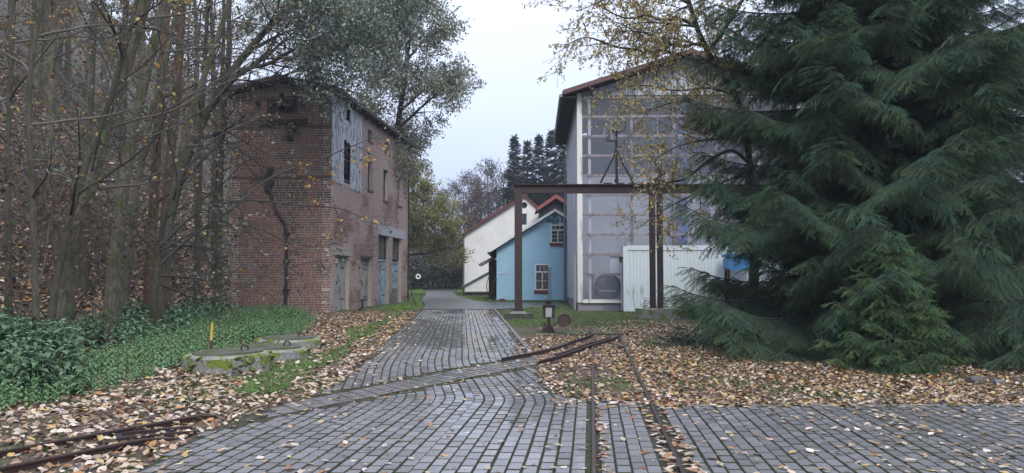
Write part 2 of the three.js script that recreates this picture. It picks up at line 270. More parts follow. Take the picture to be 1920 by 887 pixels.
// ---------- paving ----------
{
  const jr = []; const base = new Raw();
  // bed of the joints
  for (let Z = 2; Z < 31.2; Z += 0.4) {
    const z1 = Math.min(Z + 0.4, 31.2), l0 = leftEdge(Z), l1 = leftEdge(z1), r0 = Math.min(15, rightEdge(Z)), r1 = Math.min(15, rightEdge(z1));
    base.quad([l0, -0.012, -Z], [r0, -0.012, -Z], [r1, -0.012, -z1], [l1, -0.012, -z1]);
  }
  const path = new THREE.Group(); path.name = 'paved_path'; scene.add(path); tag(path, 'grey concrete block paving of the yard and path', 'pavement', null, 'structure');
  mesh('joint_bed', base.build(false), std(0.06, 0.058, 0.042, 0.95, { map: tMoss }), path);
  // a paver: 0.2 x 0.1, chamfered top; soil faces also carry the gap shade
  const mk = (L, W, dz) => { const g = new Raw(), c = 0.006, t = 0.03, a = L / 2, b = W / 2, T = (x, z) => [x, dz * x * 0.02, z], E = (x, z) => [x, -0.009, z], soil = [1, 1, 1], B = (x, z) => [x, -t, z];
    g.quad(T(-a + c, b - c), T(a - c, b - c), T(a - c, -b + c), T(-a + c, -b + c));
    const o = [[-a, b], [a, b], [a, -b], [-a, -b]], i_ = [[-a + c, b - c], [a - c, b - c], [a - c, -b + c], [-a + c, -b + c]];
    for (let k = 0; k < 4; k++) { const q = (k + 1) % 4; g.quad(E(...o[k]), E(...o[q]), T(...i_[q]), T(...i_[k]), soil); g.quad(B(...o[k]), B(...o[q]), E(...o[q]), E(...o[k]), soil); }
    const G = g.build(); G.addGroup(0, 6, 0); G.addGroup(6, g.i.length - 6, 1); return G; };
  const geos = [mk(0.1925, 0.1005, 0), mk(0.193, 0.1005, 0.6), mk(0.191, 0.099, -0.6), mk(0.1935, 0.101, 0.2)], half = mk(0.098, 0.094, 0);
  const tP = tex(256, (u, v) => 0.74 + 0.26 * fbm(u * 40, v * 40, 91, 3, 40) - 0.12 * smooth(0.6, 0.7, fbm(u * 9, v * 9, 95, 4, 9)), true, 2.5);
  const tPr = tex(256, (u, v) => [1, 0.6 + 0.4 * fbm(u * 10, v * 10, 97, 4, 10), 0], false, 2.5);
  const mats = [0.13, 0.24, 0.40].map((r) => std(0.262, 0.256, 0.270, r, { vertexColors: true, map: tP, roughnessMap: tPr, bumpMap: tGrainB, bumpScale: 0.0005 }));
  const tones = [0.85, 1.0, 1.12].map((k) => mats.map((m) => { const c = m.clone(); c.color.multiplyScalar(k); return c; }));
  const soilShadeMat = std(0.085, 0.082, 0.064, 0.95, { map: tMoss });  // joint soil plus the shadow in the gaps, both put into this colour
  const dir = (Z) => Z < 8.2 ? 5.75 : Z < 8.9 ? lerp(5.75, -8, (Z - 8.2) / 0.7) : Z < 11 ? -8 : Z < 13 ? lerp(-8, -3.6, (Z - 11) / 2) : -3.6;
  const offT = [0]; for (let k = 1; k < 700; k++) offT.push(offT[k - 1] + Math.tan(R(dir(k * 0.05))) * 0.05);
  const off = (Z) => { const k = Z / 0.05, i = Math.floor(k); return lerp(offT[i], offT[Math.min(699, i + 1)], k - i); };
  const r = rng(5), all = [];
  for (let k = -45; k < 150; k++) {
    const w1 = 0.012 * (hash2(k, 3, 1) - 0.5);
    for (let j = 0; j < 150; j++) {
      const Z = 2.2 + j * 0.2035 + (k & 1 ? 0.1 : 0) + 0.006 * (r() - 0.5), X = k * 0.1075 + off(Z) + w1 + 0.02 * (fbm(k * 0.3, Z * 0.5, 44, 2) - 0.5), tone = r(), tilt = r();
      if (Z > 31 || !paved(X - 0.05, Z) || !paved(X + 0.05, Z + 0.06)) continue;
      if (Z < 21 && (Math.abs(X - railX(Z)) < 0.088 || Math.abs(X - railX(Z) - 0.6) < 0.088)) continue;
      if (inBand(X, Z, 0.12)) continue;
      all.push([X, Z, R(90 - dir(Z)), tone, tilt]);
    }
  }
  for (let k = 0; k < 5; k++) { // rows that run along between the curved rails
    const f = 0.15 + k * 0.175; let acc = (k & 1) * 0.1;
    for (let s = 0; s < railU.length - 1; s++) {
      const a = railU[s].clone().lerp(railW[s], f), b = railU[s + 1].clone().lerp(railW[s + 1], f), L = a.distanceTo(b);
      while (acc < L) { const p = a.clone().lerp(b, acc / L), X = p.x, Z = -p.z; acc += 0.205; if (X < -2.35 || X > 0.95 || Z < 6) continue; all.push([X, Z, Math.atan2(-(b.z - a.z), b.x - a.x), r(), r()]); }
      acc -= L;
    }
  }
  all.sort((p, q) => (p[1] + Math.abs(p[0]) * 0.1) - (q[1] + Math.abs(q[0]) * 0.1));
  const inView = (X, Z) => Z > 5.35 && Math.abs(X) < Z * 0.645;
  let single = 0; const bins = new Map();
  const o = new THREE.Object3D();
  for (const [X, Z, a, tone, tilt] of all) {
    const wet = fbm(X * 0.55, Z * 0.3, 70, 3) + 0.1 * (tone - 0.5); const wi = wet > 0.52 ? 0 : wet > 0.42 ? 1 : 2, ti = tone < 0.28 ? 0 : tone < 0.75 ? 1 : 2;
    const gi = Math.floor(tilt * 4), mat = [tones[ti][wi], soilShadeMat];
    o.position.set(X, 0.002 + 0.008 * (fbm(X * 1.3, Z * 1.3, 77, 2) - 0.5) + 0.003 * (tilt - 0.5), -Z); o.rotation.set(0, a, 0); o.updateMatrix();
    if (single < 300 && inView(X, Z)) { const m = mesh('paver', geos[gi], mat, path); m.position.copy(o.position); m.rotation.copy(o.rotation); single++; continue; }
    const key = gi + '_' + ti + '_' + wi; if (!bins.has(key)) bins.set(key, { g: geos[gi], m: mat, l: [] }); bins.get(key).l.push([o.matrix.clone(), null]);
  }
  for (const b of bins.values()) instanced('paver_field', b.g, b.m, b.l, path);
  // kerb stones along the right side of the path, and the far lane beyond the blocks
  const kerb = new THREE.Group(); kerb.name = 'path_kerb'; scene.add(kerb); tag(kerb, 'row of flush concrete kerb stones along right path edge', 'kerb', null, 'structure');
  for (let Z = 12.9; Z < 31; Z += 1.0) { const g = mesh('kerb_stone', bar([rightEdge(Z) + 0.05, -0.03, -Z], [rightEdge(Z + 0.985) + 0.05, -0.03, -(Z + 0.985)], 0.08, 0.09), std(0.16, 0.155, 0.15, 0.8, { map: tPlaster }), kerb); }
  for (let X = 1.9; X < 12; X += 1.0) mesh('kerb_stone', box(X, X + 0.985, -0.07, 0.002, -8.23, -8.17), M.mossConcrete, kerb);
  const lane = new Raw();
  const f2 = []; for (let k = 0; k < LA.length - 1; k++) for (let s = 0; s < 5; s++) { const t = s / 5; f2.push(LA[k].map((v, q) => lerp(v, LA[k + 1][q], t))); }
  for (let k = 0; k < f2.length - 1; k++) { const A = f2[k], B = f2[k + 1], y = (Z) => -0.004 + Math.max(0, Z - 70) * 0.02 + 0.02; lane.quad([A[1], y(A[0]), -A[0]], [A[2], y(A[0]), -A[0]], [B[2], y(B[0]), -B[0]], [B[1], y(B[0]), -B[0]]); }
  const lm = mesh('far_lane', lane.build(false), std(0.13, 0.13, 0.14, 0.38, { map: tMoss, bumpMap: tGrainB, bumpScale: 0.01 })); tag(lm, 'wet grey lane curving away past the white house', 'lane', null, 'structure');
}
// ---------- brick house ----------
// a wall of single bricks on a recessed mortar face; (u, v, w) = along, up, outward
function brickWall(parent, width, height, openings, place, tint, seed, singles = 0, course = 0.093, len = 0.285) {
  const r = rng(seed), sh = new THREE.Shape([[0, -0.3], [width, -0.3], [width, height], [0, height]].map(([a, b]) => new THREE.Vector2(a, b)));
  for (const [u0, u1, v0, v1] of openings) { const b = Math.max(v0, -0.29); sh.holes.push(new THREE.Path([[u0, b], [u0, v1], [u1, v1], [u1, b]].map(([x, y]) => new THREE.Vector2(x, y)))); }
  let back = new THREE.ExtrudeGeometry(sh, { depth: 0.3, bevelEnabled: false }); back.translate(0, 0, -0.312); back = uvm(back); back.applyMatrix4(place);
  mesh('mortar_wall', back, M.mortar, parent);
  const g = new Raw(), v3 = new THREE.Vector3(), P = (u, v, w) => { v3.set(u, v, w).applyMatrix4(place); return [v3.x, v3.y, v3.z]; };
  const shape = (G, u0, u1, v0, v1, w, c, Q) => {
    const e = 0.005, A = [Q(u0, v0, -0.02), Q(u1, v0, -0.02), Q(u1, v1, -0.02), Q(u0, v1, -0.02)], B = [Q(u0 + e, v0 + e, w), Q(u1 - e, v0 + e, w), Q(u1 - e, v1 - e, w), Q(u0 + e, v1 - e, w)];
    G.quad(B[0], B[1], B[2], B[3], c); for (let k = 0; k < 4; k++) { const q = (k + 1) % 4; G.quad(A[k], A[q], B[q], B[k], c); }
  };
  let cnt = 0; const variants = new Map();
  const rows = Math.floor((height + 0.25) / course);
  for (let j = 0; j < rows; j++) {
    const v0 = -0.25 + j * course + 0.008, v1 = v0 + course - 0.016;
    let u = -((j % 2) * len * 0.5) - (j % 6 === 3 ? len * 0.25 : 0);
    while (u < width) {
      const l = (j % 6 === 3 || r() < 0.12) ? len / 2 : len, a = Math.max(0.0, u + 0.006), b = Math.min(width, u + l - 0.008); u += l; const rr = r(), rs = r();
      if (b - a < 0.03) continue;
      let segs = [[a, b]];
      for (const [o0, o1, p0, p1] of openings) if (v1 > p0 + 0.01 && v0 < p1 - 0.01) segs = segs.flatMap(([s, e]) => e <= o0 || s >= o1 ? [[s, e]] : [[s, Math.min(e, o0)], [Math.max(s, o1), e]].filter(([x, y]) => y - x > 0.03));
      for (const [s, e] of segs) {
        const c = tint((s + e) / 2, (v0 + v1) / 2, rr);
        const full = Math.abs(e - s - (len - 0.014)) < 1e-3;
        if (cnt < singles && full && v0 > 0.15 && rs > 0.1) { // bricks as pieces of their own
          const key = Math.floor(rr * 10) + '_' + Math.round(c[0] * 24); if (!variants.has(key)) { const G = new Raw(); shape(G, 0, len - 0.014, 0, v1 - v0, 0.001 + 0.005 * rs, c, (x, y, z) => [x, y, z]); variants.set(key, G.build()); }
          const m = mesh('brick', variants.get(key), M.brick, parent); m.applyMatrix4(new THREE.Matrix4().multiplyMatrices(place, new THREE.Matrix4().makeTranslation(s, v0, 0))); cnt++;
        } else shape(g, s, e, v0, v1, rs < 0.04 ? -0.006 : 0.006 * rs, c, P);
      }
    }
  }
  const f = mesh('brickwork', g.build(), M.brick, parent); f.userData.kind = 'stuff';
}
function planks(parent, name, x0, x1, y0, y1, n, th, mat, place, r, gap = 0.008, uneven = 0.03) {
  const w = (x1 - x0) / n;
  for (let k = 0; k < n; k++) { const g = cbox(x0 + k * w + gap / 2, x0 + (k + 1) * w - gap / 2, y0 + uneven * (r() - 0.5), y1, 0, th + 0.006 * r(), 0.004); const uv = g.attributes.uv; const du = r() * 3, dv = r() * 3; for (let i = 0; i < uv.count; i++) uv.setXY(i, uv.getX(i) + du, uv.getY(i) + dv); g.applyMatrix4(place); mesh(name, g, mat, parent); }
}
{
  const A = R(5.6), Wd = 3.85, Ln = 12.6, Ht = 8.2;
  const h = thing('brick_transformer_house', 'tall narrow red brick house with weathered doors under the trees', 'building', [-6.746, 0, -29.26], -A);
  const front = new THREE.Matrix4().makeTranslation(-Wd, 0, 0), right = new THREE.Matrix4().makeBasis(new THREE.Vector3(0, 0, -1), new THREE.Vector3(0, 1, 0), new THREE.Vector3(1, 0, 0));
  const left = new THREE.Matrix4().makeBasis(new THREE.Vector3(0, 0, 1), new THREE.Vector3(0, 1, 0), new THREE.Vector3(-1, 0, 0)).setPosition(-Wd, 0, -Ln), backM = new THREE.Matrix4().makeBasis(new THREE.Vector3(-1, 0, 0), new THREE.Vector3(0, 1, 0), new THREE.Vector3(0, 0, -1)).setPosition(0, 0, -Ln);
  const pal = [[0.20, 0.072, 0.052], [0.165, 0.062, 0.05], [0.23, 0.085, 0.06], [0.14, 0.065, 0.055], [0.18, 0.10, 0.08], [0.12, 0.055, 0.05]];
  const pick = (rr) => pal[Math.min(5, Math.floor(rr * 6))].map((x, k) => lerp(x * 1.35, [0.19, 0.135, 0.105][k], 0.42));
  // soot round the old insulators and the down pipe, pale lime bloom low down
  brickWall(h, Wd, Ht, [], front, (u, v, rr) => {
    const c = pick(rr), n = fbm(u * 2.2, v * 1.6, 120, 4), n2 = fbm(u * 7, v * 7, 124, 2);
    const soot = clamp(1 - Math.abs(u - 2.35) / 0.75) * smooth(0.6, 2, v) * 0.6 + clamp(1 - Math.abs(v - 6.7) / 1.1) * clamp(1 - Math.abs(u - 2.1) / 1.3) * 0.5 + smooth(0.6, 0.9, v / 5) * smooth(6.2, 4.6, v) * 0.35;
    const s = smooth(0.28, 0.62, soot * 0.8 + (n - 0.5) * 1.1 + (n2 - 0.5) * 0.5), lime = smooth(0.60, 0.72, fbm(u * 1.6, v * 1.6, 131, 4)) * smooth(2.6, 1.4, v);
    return c.map((x, k) => lerp(lerp(x, [0.05, 0.042, 0.036][k], s * 0.78), [0.22, 0.19, 0.16][k], lime * 0.7));
  }, 71, 300);
  const open = [[0.55, 2.35, -0.3, 2.12], [3.95, 5.6, -0.3, 2.1], [6.7, 8.65, -0.3, 3.22], [9.3, 11.15, -0.3, 3.22],
    [0.02, 3.75, 5.0, 8.2], [4.83, 5.52, 7.25, 7.75], [7.75, 8.45, 7.2, 7.7], [10.45, 11.05, 7.15, 7.6], [4.88, 5.6, 5.1, 6.4], [7.5, 8.35, 4.9, 6.35], [10.27, 11.05, 4.9, 6.35]];
  brickWall(h, Ln, Ht, open, right, (u, v, rr) => {
    const c = pick(rr), n = fbm(u * 0.9, v * 0.9, 140, 4), l = smooth(0.27, 0.52, n + (rr - 0.5) * 0.25);
    return c.map((x, k) => lerp(x * 1.15, [0.50, 0.39, 0.335][k], l * 0.78));   // washed with old lime
  }, 73);
  brickWall(h, Ln, Ht, [], left, (u, v, rr) => pick(rr), 74, 0, 0.164, 0.52); brickWall(h, Wd, Ht, [], backM, (u, v, rr) => pick(rr), 75, 0, 0.164, 0.52);
  const r = rng(19), RW = (m) => new THREE.Matrix4().multiplyMatrices(right, new THREE.Matrix4().makeTranslation(0, 0, m));
  const rb = (u0, u1, v0, v1, w0, w1) => box(u0, u1, v0, v1, w0, w1).applyMatrix4(right);
  // lintels
  mesh('lintel', rb(0.1, 2.75, 2.13, 2.46, -0.2, 0.006), std(0.34, 0.29, 0.24, 0.9, { map: tPlaster }), h);
  mesh('lintel', rb(6.5, 11.9, 3.23, 3.68, -0.2, 0.012), std(0.36, 0.37, 0.40, 0.9, { map: tPlaster }), h);
  mesh('lintel', rb(3.8, 5.75, 2.11, 2.2, -0.2, 0.004), M.brownWood, h);
  // doors
  const door = (u0, u1, v1, mat, gapAt) => {
    const d = new THREE.Group(); d.name = 'door'; h.add(d);
    mesh('door_frame', join(rb(u0, u0 + 0.08, -0.2, v1, -0.26, -0.16), rb(u1 - 0.08, u1, -0.2, v1, -0.26, -0.16), rb(u0 + 0.082, u1 - 0.082, v1 - 0.09, v1 - 0.002, -0.26, -0.16)), mat, d);
    const w = (u1 - u0 - 0.17) / 2; for (const s of [0, 1]) planks(d, 'plank', u0 + 0.085 + s * (w + 0.02), u0 + 0.085 + s * (w + 0.02) + w - 0.02, -0.15 + 0.06 * r(), v1 - 0.1, 4, 0.035, mat, RW(-0.235), r, 0.009, 0.09);
    mesh('hinge', join(rb(u0 + 0.1, u0 + 0.55, 0.4, 0.45, -0.195, -0.185), rb(u0 + 0.1, u0 + 0.55, v1 - 0.5, v1 - 0.45, -0.195, -0.185), rb(u1 - 0.55, u1 - 0.1, 0.4, 0.45, -0.195, -0.185), rb(u1 - 0.55, u1 - 0.1, v1 - 0.5, v1 - 0.45, -0.195, -0.185)), M.iron, d);
    mesh('handle', rb(u0 + 0.085 + w - 0.12, u0 + 0.085 + w - 0.08, 1.0, 1.14, -0.195, -0.165), M.iron, d);
    
    return d;
  };
  door(0.56, 2.34, 2.12, M.doorWood); door(3.96, 5.59, 2.1, M.doorWood); const d3 = door(6.71, 8.64, 2.12, M.doorBlue), d4 = door(9.31, 11.14, 2.05, M.doorBlue);
  mesh('dark_hole_plate', rb(9.75, 10.1, 1.25, 1.5, -0.205, -0.18), M.black, d4);  // black plate on the planks, painted dark in place of a real hole
  planks(d4, 'patch_board', 9.45, 11.0, -0.15, 0.72, 5, 0.03, std(0.22, 0.215, 0.19, 0.9, { map: tWood }), RW(-0.185), r);
  for (const [u0, u1] of [[6.72, 8.63], [9.32, 11.13]]) { // louvred grilles over the two blue doors
    const L = new THREE.Group(); L.name = 'louvre_grille'; h.add(L);
    mesh('grille_frame', join(rb(u0, u0 + 0.06, 2.14, 3.2, -0.25, -0.15), rb(u1 - 0.06, u1, 2.14, 3.2, -0.25, -0.15)), M.brownWood, L);
    for (let k = 0; k < 12; k++) { const g = new THREE.BoxGeometry(u1 - u0 - 0.13, 0.012, 0.075); g.rotateX(0.6); g.translate((u0 + u1) / 2, 2.2 + k * 0.083, -0.2); mesh('slat', uvm(g).applyMatrix4(right), std(0.34, 0.30, 0.26, 0.8, { map: tWood }), L); }
  }
  // windows
  const win = (u0, u1, v0, v1, n = 1) => { const W = new THREE.Group(); W.name = 'window'; h.add(W);
    mesh('pane', rb(u0 + 0.04, u1 - 0.04, v0 + 0.04, v1 - 0.04, -0.2, -0.19), M.glass, W);
    mesh('frame', join(rb(u0, u0 + 0.05, v0, v1, -0.21, -0.16), rb(u1 - 0.05, u1, v0, v1, -0.21, -0.16), rb(u0 + 0.052, u1 - 0.052, v0, v0 + 0.05, -0.21, -0.16), rb(u0 + 0.052, u1 - 0.052, v1 - 0.05, v1, -0.21, -0.16), rb((u0 + u1) / 2 - 0.02, (u0 + u1) / 2 + 0.02, v0 + 0.052, v1 - 0.052, -0.188, -0.165)), M.brownWood, W);
    mesh('sill', rb(u0 - 0.06, u1 + 0.06, v0 - 0.09, v0 - 0.002, -0.15, 0.05), M.sillBrick, W); };
  for (const [a, b, c, d] of open.slice(5)) win(a, b, c, d);
  // weathered boarding of the upper corner, with a hatch
  const bd = new THREE.Group(); bd.name = 'board_cladding'; bd.userData.label = 'pale grey weathered vertical boards on the upper corner'; h.add(bd);
  mesh('cladding_batten', join(rb(0.03, 3.74, 5.05, 5.15, -0.1, -0.005), rb(0.03, 1.4, 6.6, 6.7, -0.1, -0.005), rb(2.3, 3.74, 6.6, 6.7, -0.1, -0.005), rb(0.03, 3.74, 8.0, 8.08, -0.1, -0.005)), M.brownWood, bd);
  const B = (u0, u1, v0, v1) => planks(bd, 'board', u0, u1, v0, v1, Math.max(1, Math.round((u1 - u0) / 0.16)), 0.03, M.greyBoard, RW(0.0), r, 0.01, 0.16);
  B(0.0, 1.42, 4.85, 8.1); B(1.42, 2.28, 6.6, 7.5); B(1.42, 2.28, 7.95, 8.1); B(1.42, 1.66, 7.5, 7.95); B(2.16, 2.28, 7.5, 7.95); B(2.28, 3.78, 4.85, 8.1);
  mesh('hatch_bars', join(rb(1.45, 2.25, 5.9, 5.94, -0.03, 0.0), rb(1.83, 1.87, 5.35, 6.58, -0.03, -0.005)), M.brownWood, bd);
  // roof: low gable of black felt
  const rise = 0.42, ov = 0.38, prof = [[-Wd - ov, Ht - 0.02], [-Wd / 2, Ht + rise], [ov, Ht - 0.02], [ov, Ht + 0.11], [-Wd / 2, Ht + rise + 0.14], [-Wd - ov, Ht + 0.11]];
  const rf = mesh('roof', poly(prof, Ln + 0.9, -Ln - 0.4), M.roofFelt, h);
  mesh('gable_wall', poly([[-Wd, Ht], [0, Ht], [-Wd / 2, Ht + 0.36]], 0.28, -0.3), M.mortar, h); mesh('gable_wall', poly([[-Wd, Ht], [0, Ht], [-Wd / 2, Ht + 0.36]], 0.28, -Ln + 0.02), M.mortar, h);
  for (let k = 0; k < 13; k++) mesh('rafter_end', box(0.01, ov - 0.04, Ht - 0.12, Ht - 0.025, -0.5 - k, -0.4 - k), M.brownWood, h);
  mesh('ridge_edge', join(bar([-Wd - ov, Ht + 0.13, 0.52], [-Wd / 2, Ht + rise + 0.16, 0.52], 0.05, 0.05), bar([-Wd / 2, Ht + rise + 0.16, 0.52], [ov, Ht + 0.13, 0.52], 0.05, 0.05)), M.zinc, h);
  // fittings of the front: steel plate with bushings, bracket shelf, brick bands, cable and pipe
  const F = (x0, x1, y0, y1, z0, z1) => box(x0, x1, y0, y1, z0, z1);
  const pt = mesh('bushing_plate', F(-2.5, -1.37, 7.48, 8.0, 0.008, 0.06), M.iron, h);
  for (let k = 0; k < 3; k++) { const g = lathe([[0.001, 0.3], [0.05, 0.3], [0.06, 0.24], [0.1, 0.22], [0.07, 0.19], [0.12, 0.15], [0.08, 0.1], [0.13, 0.0]], 14); g.rotateX(Math.PI / 2 + 0.5); g.translate(-2.28 + k * 0.34, 7.78, 0.06); mesh('insulator', g, std(0.06, 0.045, 0.04, 0.3), pt); }
  for (const [x, y] of [[-2.85, 7.85], [-1.1, 7.82], [-1.93, 8.12 + 0.02]]) mesh('wall_bracket', join(F(x - 0.07, x + 0.07, y - 0.08, y + 0.06, 0.008, 0.12), F(x - 0.03, x + 0.03, y - 0.04, y + 0.02, 0.12, 0.24)), M.iron, h);
  mesh('corbel', F(-2.75, -0.95, 7.03, 7.2, 0.008, 0.14), std(0.09, 0.075, 0.065, 0.9, { map: tMoss }), h);
  mesh('corbel_bracket', join(bar([-2.8, 7.0, 0.1], [-2.8, 7.25, 0.1], 0.03), bar([-2.8, 7.25, 0.1], [-2.45, 7.3, 0.12], 0.03), bar([-2.45, 7.3, 0.12], [-2.1, 7.18, 0.12], 0.03)), M.iron, h);
  for (let k = 0; k < 5; k++) mesh('cable_clamp', F(-1.75 + k * 0.02, -1.5 + k * 0.02, 6.42 + k * 0.09, 6.46 + k * 0.09, 0.01, 0.09), M.iron, h);
  for (const y of [6.92, 5.0]) mesh('band_course', F(-Wd, 0, y, y + 0.07, 0.008, 0.035), std(0.13, 0.085, 0.07, 0.9, { map: tGrain }), h);
  { const c = new THREE.CatmullRomCurve3([[-2.5, 5.05, 0.1], [-2.35, 4.6, 0.1], [-2.2, 4.1, 0.1], [-1.95, 3.6, 0.1], [-1.72, 3.25, 0.1], [-1.66, 2.6, 0.1], [-1.66, -0.1, 0.1]].map((p) => new THREE.Vector3(...p)));
    const pp = mesh('down_pipe', new THREE.TubeGeometry(c, 40, 0.055, 10), M.black, h); for (const y of [0.8, 1.9, 2.9]) mesh('pipe_clip', F(-1.78, -1.54, y, y + 0.04, 0.008, 0.165), M.iron, pp); }
  for (let k = 0; k < 4; k++) mesh('junction_box', cbox(-2.55 + 0.1 * (k % 2), -2.3 + 0.1 * (k % 2), 4.5 + k * 0.24, 4.68 + k * 0.24, 0.01, 0.13, 0.015), M.iron, h);
  mesh('corner_pipe', rod([0.04, -0.1, -Ln + 0.1], [0.04, Ht, -Ln + 0.1], 0.04), M.iron, h);
  mesh('wall_lamp', join(rod([0.0, 1.92, -0.3], [0.12, 1.92, -0.3], 0.015), lathe([[0.001, 0.06], [0.05, 0.05], [0.055, -0.04], [0.001, -0.06]], 12).translate(0.13, 1.92, -0.3)), M.zinc, h);
  // pole leaning at the far corner and a small iron hand pump by the second door
  tag(mesh('leaning_pole', rod([-4.15, -0.03, -34.4], [-5.22, 1.25, -39.2], 0.035, 0.03), M.iron), 'dark pole leaning against the last blue door', 'pole');
  const p = thing('boot_scraper', 'small black cast iron stand beside the second door', 'iron stand', [-5.85, 0, -30.9]);
  mesh('stand_base', lathe([[0.001, 0.1], [0.1, 0.09], [0.16, 0.03], [0.2, -0.03]], 12), M.iron, p); mesh('column', rod([0, 0.08, 0], [0, 0.34, 0], 0.06, 0.04), M.iron, p); mesh('cap', join(lathe([[0.001, 0.12], [0.06, 0.1], [0.09, 0.02], [0.05, 0]], 12).translate(0, 0.34, 0), rod([0, 0.38, 0], [0.2, 0.42, 0.02], 0.02)), M.iron, p);
}
// ---------- blue house ----------
const font = await new FontLoader().loadAsync('fonts/droid/droid_serif_regular.typeface.json');
function sashWindow(parent, x0, x1, y0, y1, z, cols, rowsTop, rowsLow, frameMat, curtain) { // wall face at z, window set 6 cm back in a dark opening
  const w = new THREE.Group(); w.name = 'window'; parent.add(w); const split = y0 + (y1 - y0) * 0.70, f = 0.055;
  mesh('frame', join(box(x0, x0 + f, y0, y1, z - 0.09, z + 0.012), box(x1 - f, x1, y0, y1, z - 0.09, z + 0.012), box(x0 + f, x1 - f, y0, y0 + f, z - 0.09, z + 0.01), box(x0 + f, x1 - f, y1 - f, y1, z - 0.09, z + 0.01), box(x0 + f, x1 - f, split - 0.035, split + 0.035, z - 0.09, z + 0.014)), frameMat, w);
  const cells = (a, b, nc, nr, m) => { for (let i = 0; i < nc; i++) for (let j = 0; j < nr; j++) mesh('pane', box(x0 + f + (x1 - x0 - 2 * f) * i / nc + m, x0 + f + (x1 - x0 - 2 * f) * (i + 1) / nc - m, a + (b - a) * j / nr + m, a + (b - a) * (j + 1) / nr - m, z - 0.075, z - 0.07), M.glass, w); };
  cells(split + 0.035, y1 - f, cols, 1, 0.012); cells(y0 + f, split - 0.035, 2, rowsLow, 0.012);
  const bars = []; for (let i = 1; i < cols; i++) { const x = x0 + f + (x1 - x0 - 2 * f) * i / cols; bars.push(box(x - 0.014, x + 0.014, split + 0.036, y1 - f - 0.001, z - 0.085, z - 0.04)); } for (let j = 1; j < rowsLow; j++) { const y = y0 + f + (split - 0.035 - y0 - f) * j / rowsLow; bars.push(box(x0 + f + 0.001, (x0 + x1) / 2 - 0.031, y - 0.014, y + 0.014, z - 0.085, z - 0.04), box((x0 + x1) / 2 + 0.031, x1 - f - 0.001, y - 0.014, y + 0.014, z - 0.085, z - 0.04)); }
  mesh('glazing_bars', join(bars), frameMat, w);
  mesh('mullion', box((x0 + x1) / 2 - 0.03, (x0 + x1) / 2 + 0.03, y0 + f, split - 0.036, z - 0.077, z + 0.006), frameMat, w);
  if (curtain) for (let k = 0; k < 10; k++) mesh('grille_bar', box(x0 + f + 0.04 + k * (x1 - x0 - 2 * f - 0.08) / 9 - 0.006, x0 + f + 0.04 + k * (x1 - x0 - 2 * f - 0.08) / 9 + 0.006, y0 + f, y0 + (y1 - y0) * 0.48, z + 0.016, z + 0.026), M.timber, w);
  mesh('sill', box(x0 - 0.05, x1 + 0.05, y0 - 0.16, y0 - 0.003, z - 0.05, z + 0.07), M.sillBrick, w);
}
